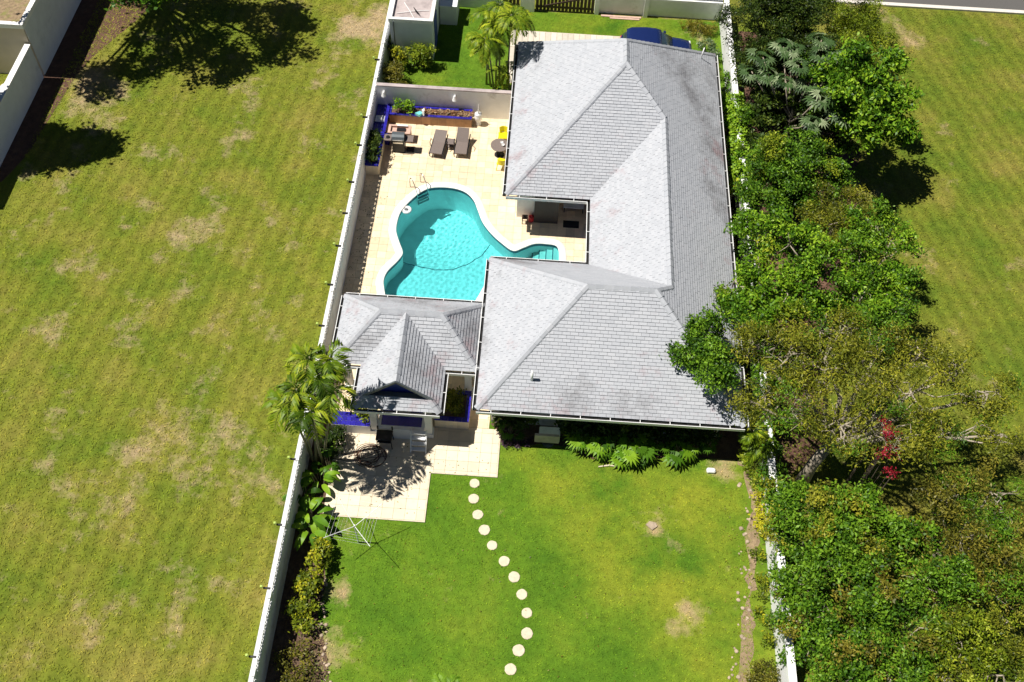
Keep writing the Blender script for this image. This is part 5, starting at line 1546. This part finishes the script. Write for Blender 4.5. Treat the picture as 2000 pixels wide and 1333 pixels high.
shrub('shade_shrub', 'dark leafy row added to hide the shaded house wall', [(1.95 + .42 * k, -8.3, .7 + .12 * (k % 3), .38) for k in range(15)], 45, 'L_dark', 100, 22, .11, .2, .09, tone0=.35)  # dark foliage added to cover the wall and deepen the dark under the eave
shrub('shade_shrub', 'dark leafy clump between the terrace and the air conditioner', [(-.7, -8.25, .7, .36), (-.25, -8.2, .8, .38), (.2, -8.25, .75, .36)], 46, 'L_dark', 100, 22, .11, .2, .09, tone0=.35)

# ---- palms
def frond(lm, sm, o, az, L, rise, droop, nl, ll, lw, rng, tone, side_up=.1):
    o = Vector(o); h = Vector((math.cos(az), math.sin(az), 0)); s = Vector((-math.sin(az), math.cos(az), 0))
    def pt(t): return o + h * (L * t * (1 - .12 * t)) + Vector((0, 0, rise * t - droop * t * t))
    sm.tube([pt(t) for t in (0, .25, .5, .75, 1)], [.022, .018, .013, .009, .004], 4)
    for k in range(nl):
        t = .12 + .88 * (k + .5) / nl
        p = pt(t); fw = (pt(min(1, t + .03)) - pt(t - .03)).normalized()
        for sg in (-1, 1):
            d = (s * sg * rng.uniform(.7, .95) + fw * rng.uniform(.55, .9) + Vector((0, 0, side_up))).normalized()
            l = ll * math.sin(PI * (.18 + .75 * t)) * rng.uniform(.85, 1.1)
            q = fw.cross(d).cross(d).normalized()
            m = p + d * l * .5; tip = p + d * l + Vector((0, 0, -.22 * l))
            lm.add([p, m - q * lw / 2, tip, m + q * lw / 2], [(0, 1, 2, 3)], float(np.clip(tone + rng.normal(0, .12), 0.001, 1)))

def palm(name, label, stems, seed, leaf='L_palm', nf=9, L=1.6, nl=26, ll=.5, lw=.045, trunk_r=.045, group=None, rise=.9, droop=1.3):
    rng = np.random.default_rng(seed)
    b = stems[0][0]
    t = thing(name, label, 'palm', (b[0], b[1], 0), group)
    for (base, top) in stems:
        tm = MB(); lm = MB(); sm = MB()
        bx, by = base; tx, ty, tz = top
        pts = [(bx, by, -.02), (bx * .7 + tx * .3, by * .7 + ty * .3, tz * .35), (bx * .35 + tx * .65, by * .35 + ty * .65, tz * .7), (tx, ty, tz)]
        tm.tube(pts, [trunk_r * 1.4, trunk_r, trunk_r * .9, trunk_r * .8], 7)
        tm.tube([(tx, ty, tz - .02), (tx, ty, tz + .35)], [trunk_r * 1.1, trunk_r * .5], 6)
        a0 = rng.uniform(0, 6)
        for k in range(nf):
            az = a0 + 2 * PI * k / nf + rng.uniform(-.25, .25)
            frond(lm, sm, (tx, ty, tz + .25), az, L * rng.uniform(.8, 1.1), rise * rng.uniform(.5, 1.3), droop * rng.uniform(.7, 1.3), nl, ll, lw, rng, float(np.clip(rng.normal(.5, .2), 0, 1)))
        tk = tm.build('trunk', 'palm_trunk', t, True)
        lm.build('fronds', leaf, t); sm.build('leaf_stalks', 'L_palm', t)
    return t
palm('areca_palm', 'clump of slender feathery palms in the front garden by the back roof', [((-2.79, 13.0), (-3.0, 11.6, 3.9)), ((-2.5, 12.86), (-2.45, 12.3, 4.2)), ((-3.02, 13.1), (-2.9, 12.9, 4.6)), ((-2.33, 13.17), (-2.35, 12.9, 5.0)), ((-2.6, 12.7), (-2.8, 11.9, 3.0))], 51, nf=8, L=1.25, nl=26, ll=.40, lw=.05, rise=1.0, droop=1.25)
palm('areca_palm', 'feathery palm pair shading the back roof corner', [((-1.9, 12.92), (-1.75, 12.1, 5.0)), ((-1.62, 12.82), (-1.45, 12.3, 4.6)), ((-1.75, 12.7), (-1.8, 12.3, 1.2))], 52, nf=8, L=1.25, nl=26, ll=.40, lw=.05, rise=1.0, droop=1.25)
palm('fishtail_palm', 'broad leaved yellow green palm clump leaning over the breeze block wall', [((-8.2, -10.5), (-7.5, -9.95, 5.4)), ((-8.3, -10.45), (-8.2, -10.4, 5.2)), ((-7.95, -10.4), (-7.65, -11.0, 4.8)), ((-8.1, -10.2), (-7.2, -9.2, 5.5)), ((-8.35, -10.3), (-8.5, -10.8, 4.9)), ((-8.1, -10.3), (-7.85, -9.3, 5.7)), ((-7.9, -10.2), (-6.9, -10.3, 5.2))], 53, nf=7, L=1.05, nl=13, ll=.62, lw=.085, trunk_r=.05, rise=.95, droop=1.45)
palm('young_palm', 'young palm with arched fronds at the bottom edge of the lawn', [((-1.85, -19.7), (-1.85, -19.7, .4))], 54, leaf='L_mid', nf=7, L=1.1, nl=22, ll=.4, lw=.05, rise=.9, droop=.8)
palm('small_palm', 'small palm at the house corner by the side wall', [((9.4, -8.6), (9.3, -8.7, 1.6)), ((9.6, -9.0), (9.7, -9.1, 1.3))], 55, nf=9, L=.95, nl=20, ll=.36, lw=.05)
palm('small_palm', 'yellowing small palm between the side wall and the eave', [((9.6, 5.3), (9.55, 5.3, 1.2))], 56, nf=8, L=.9, nl=20, ll=.34, lw=.05)

# ---- broad leaved clumps and lobed plants
def blade(mb, o, az, L, Wd, rise, droop, tone):
    o = Vector(o); h = Vector((math.cos(az), math.sin(az), 0)); s = Vector((-math.sin(az), math.cos(az), 0))
    k = 6; vs = []
    for i in range(k + 1):
        t = i / k
        p = o + h * L * t * .85 + Vector((0, 0, rise * t - droop * t * t))
        w = Wd * (math.sin(PI * min(1, .12 + .88 * t)) ** .8) * .5 + .006
        vs += [p - s * w + Vector((0, 0, .12 * w)), p, p + s * w + Vector((0, 0, .12 * w))]
    fs = []
    for i in range(k):
        fs += [(3 * i, 3 * i + 1, 3 * i + 4, 3 * i + 3), (3 * i + 1, 3 * i + 2, 3 * i + 5, 3 * i + 4)]
    mb.add(vs, fs, tone)
def heliconia(label, x, y, seed, nl=14, L=1.0, leaf='L_bright', h=.7):
    rng = np.random.default_rng(seed)
    t = thing('heliconia_plant', label, 'plant', (x, y, 0), 'broad leaved plants along the breeze block wall')
    sm = MB()
    for k in range(nl):
        az = 2 * PI * k / nl + rng.uniform(-.4, .4); r = rng.uniform(.03, .2); z = h * rng.uniform(.3, 1.1)
        b = (x + r * math.cos(az), y + r * math.sin(az))
        sm.tube([(b[0], b[1], 0), (b[0] + .1 * math.cos(az), b[1] + .1 * math.sin(az), z)], [.018, .012], 5)
        mb = MB(); blade(mb, (b[0] + .1 * math.cos(az), b[1] + .1 * math.sin(az), z), az, L * rng.uniform(.6, 1.1), L * .26 * rng.uniform(.8, 1.2), rng.uniform(.3, .7), rng.uniform(.4, .9), float(np.clip(rng.normal(.55, .25), .01, 1)))
        mb.build('leaf', leaf, t, True)
    sm.build('stem', 'palm_trunk', t)
    return t
heliconia('bright broad leaved plant right under the palm clump', -7.87, -11.3, 61, 15, .8)
heliconia('dark broad leaved plant nearest the wall below the palm clump', -8.35, -12.1, 62, 12, .85, 'L_mid')
heliconia('broad leaved plant with upright yellow leaves beside the terrace', -7.95, -12.95, 63, 14, .95)
heliconia('lowest broad leaved plant just above the croton hedge', -7.8, -13.6, 64, 13, .85)
heliconia('small broad leaved plant between palm stems and terrace edge', -7.6, -10.7, 65, 10, .6, 'L_mid')
def philodendron(label, x, y, seed, n_=12, r=.42, leaf='L_mid', h=.55):
    rng = np.random.default_rng(seed)
    t = thing('philodendron', label, 'plant', (x, y, 0), 'lobed plants in the house bed')
    sm = MB()
    for k in range(n_):
        az = 2 * PI * k / n_ + rng.uniform(-.3, .3); d = rng.uniform(.08, .42); z = h * rng.uniform(.5, 1.25)
        c = (x + d * math.cos(az), y + d * math.sin(az), z)
        sm.tube([(x, y, 0), (x + d * .5 * math.cos(az), y + d * .5 * math.sin(az), z * .8), c], [.014, .01, .008], 4)
        mb = MB(); fan_leaf(mb, c, az, rng.uniform(-.5, .2), r * rng.uniform(.7, 1.1), 9, float(np.clip(rng.normal(.5, .25), .01, 1)), rng, .2, 3.4)
        mb.build('leaf', leaf, t)
    sm.build('stem', 'palm_trunk', t)
for k, (x, y, lf_, lb) in enumerate(((2.55, -8.9, 'L_bright', 'lobed plant right of the air conditioner'), (3.3, -9.05, 'L_bright', 'bright lobed plant second along the house bed'), (2.3, -8.6, 'L_mid', 'shaded lobed plant close against the air conditioner'), (4.0, -8.85, 'L_mid', 'lobed plant in the middle of the house bed'),
                             (4.6, -8.95, 'L_bright', 'bright lobed plant with a pale raised leaf in the house bed'), (5.05, -9.2, 'L_mid', 'lobed plant at the front of the house bed bulge'), (4.4, -9.35, 'L_bright', 'lobed plant overhanging the lawn edge'), (6.5, -8.95, 'L_bright', 'separate lobed plant further right in the house bed'),
                             (7.2, -8.8, 'L_mid', 'smaller lobed plant near the white block'), (-.4, -8.55, 'L_mid', 'lobed plant beside the terrace behind the purple leaves'), (5.7, -8.75, 'L_mid', 'shaded lobed plant close to the house wall'), (7.7, -8.7, 'L_mid', 'last lobed plant at the right end of the house bed'))):
    philodendron(lb, x, y, 70 + k, 13 if lf_ == 'L_bright' else 9, .55 if k < 8 else .36, lf_, .65)

# ---- grass blades (nobody could count them)
def grass(name, mat, rects, dens, seed, h=.05, avoid=None, label=None):
    rng = np.random.default_rng(seed)
    Vs = []
    for (x0, y0, x1, y1) in rects:
        n_ = int((x1 - x0) * (y1 - y0) * dens)
        p = np.stack([rng.uniform(x0, x1, n_), rng.uniform(y0, y1, n_), np.full(n_, .006)], 1)
        Vs.append(p)
    P_ = np.concatenate(Vs)
    if avoid:
        keep = np.ones(len(P_), bool)
        for (x0, y0, x1, y1) in avoid:
            keep &= ~((P_[:, 0] > x0) & (P_[:, 0] < x1) & (P_[:, 1] > y0) & (P_[:, 1] < y1))
        P_ = P_[keep]
    n_ = len(P_)
    az = rng.uniform(0, 2 * PI, n_); ln_ = rng.uniform(.5, 1.4, n_) * h
    d = np.stack([np.cos(az), np.sin(az), np.full(n_, .42)], 1) * (ln_ * 1.6)[:, None]
    s = np.stack([-np.sin(az), np.cos(az), np.zeros(n_)], 1) * (ln_ * .34)[:, None]
    V = np.stack([P_ - s, P_ + s, P_ + d + s * .25, P_ + d - s * .25], 1)
    o = quads(name, V, rng.uniform(0, 1, n_) ** 2, mat, None)
    o['kind'] = 'stuff'
    if label: tag(o, label, 'grass')
    return o
grass('field_grass', 'field', [(-32, -22, -8.8, 20.5)], 130, 90, .055, [(-27, 2, -25.6, 22)], 'patchy olive grass of the open field left of the wall')
grass('verge_grass', 'right_field', [(16, -12, 30, 21.9), (10.2, -21, 16, -5)], 130, 92, .055, None, 'striped olive grass of the open field right of the grove')
grass('lawn_grass', 'lawn', [(-7.0, -21, 9.2, -9.6), (-.8, -9.6, 9, -9.0), (-8.4, 10.7, 9.8, 19.5)], 150, 91, .042, [(-7.6, -12.75, -3.5, -8), (-3.6, -10.6, -.78, -8), (-1.95, 13.3, 8.0, 17.8), (-8.4, 14.7, -5.9, 19)], 'mown bright green grass of the walled garden')

# ---- dry leaves blown over the paving and lawn edges
rng = np.random.default_rng(99)
spots = np.concatenate([np.stack([rng.uniform(-7.5, -1.0, 150), rng.uniform(-12.5, -9.2, 150), np.full(150, .052)], 1),
                        np.stack([-8.45 + np.abs(rng.normal(0, .5, 160)), rng.uniform(-3.4, 5.6, 160), np.full(160, .045)], 1),
                        np.stack([rng.uniform(-8, 9.6, 260), rng.uniform(-20, -10.6, 260), np.full(260, .05)], 1),
                        np.stack([rng.uniform(8.2, 9.8, 200), rng.uniform(-20, -9.2, 200), np.full(200, .05)], 1)])
ok = ~((spots[:, 0] > -3.5) & (spots[:, 1] < -10.6) & (spots[:, 2] > .051))
V = leaves(spots[ok], .07, .035, rng, 3.0)
o = quads('leaf_litter', V, rng.uniform(.2, 1, int(ok.sum())), 'L_brown', None)
o['kind'] = 'stuff'; tag(o, 'dry leaves scattered over the paving and lawn', 'leaf litter')
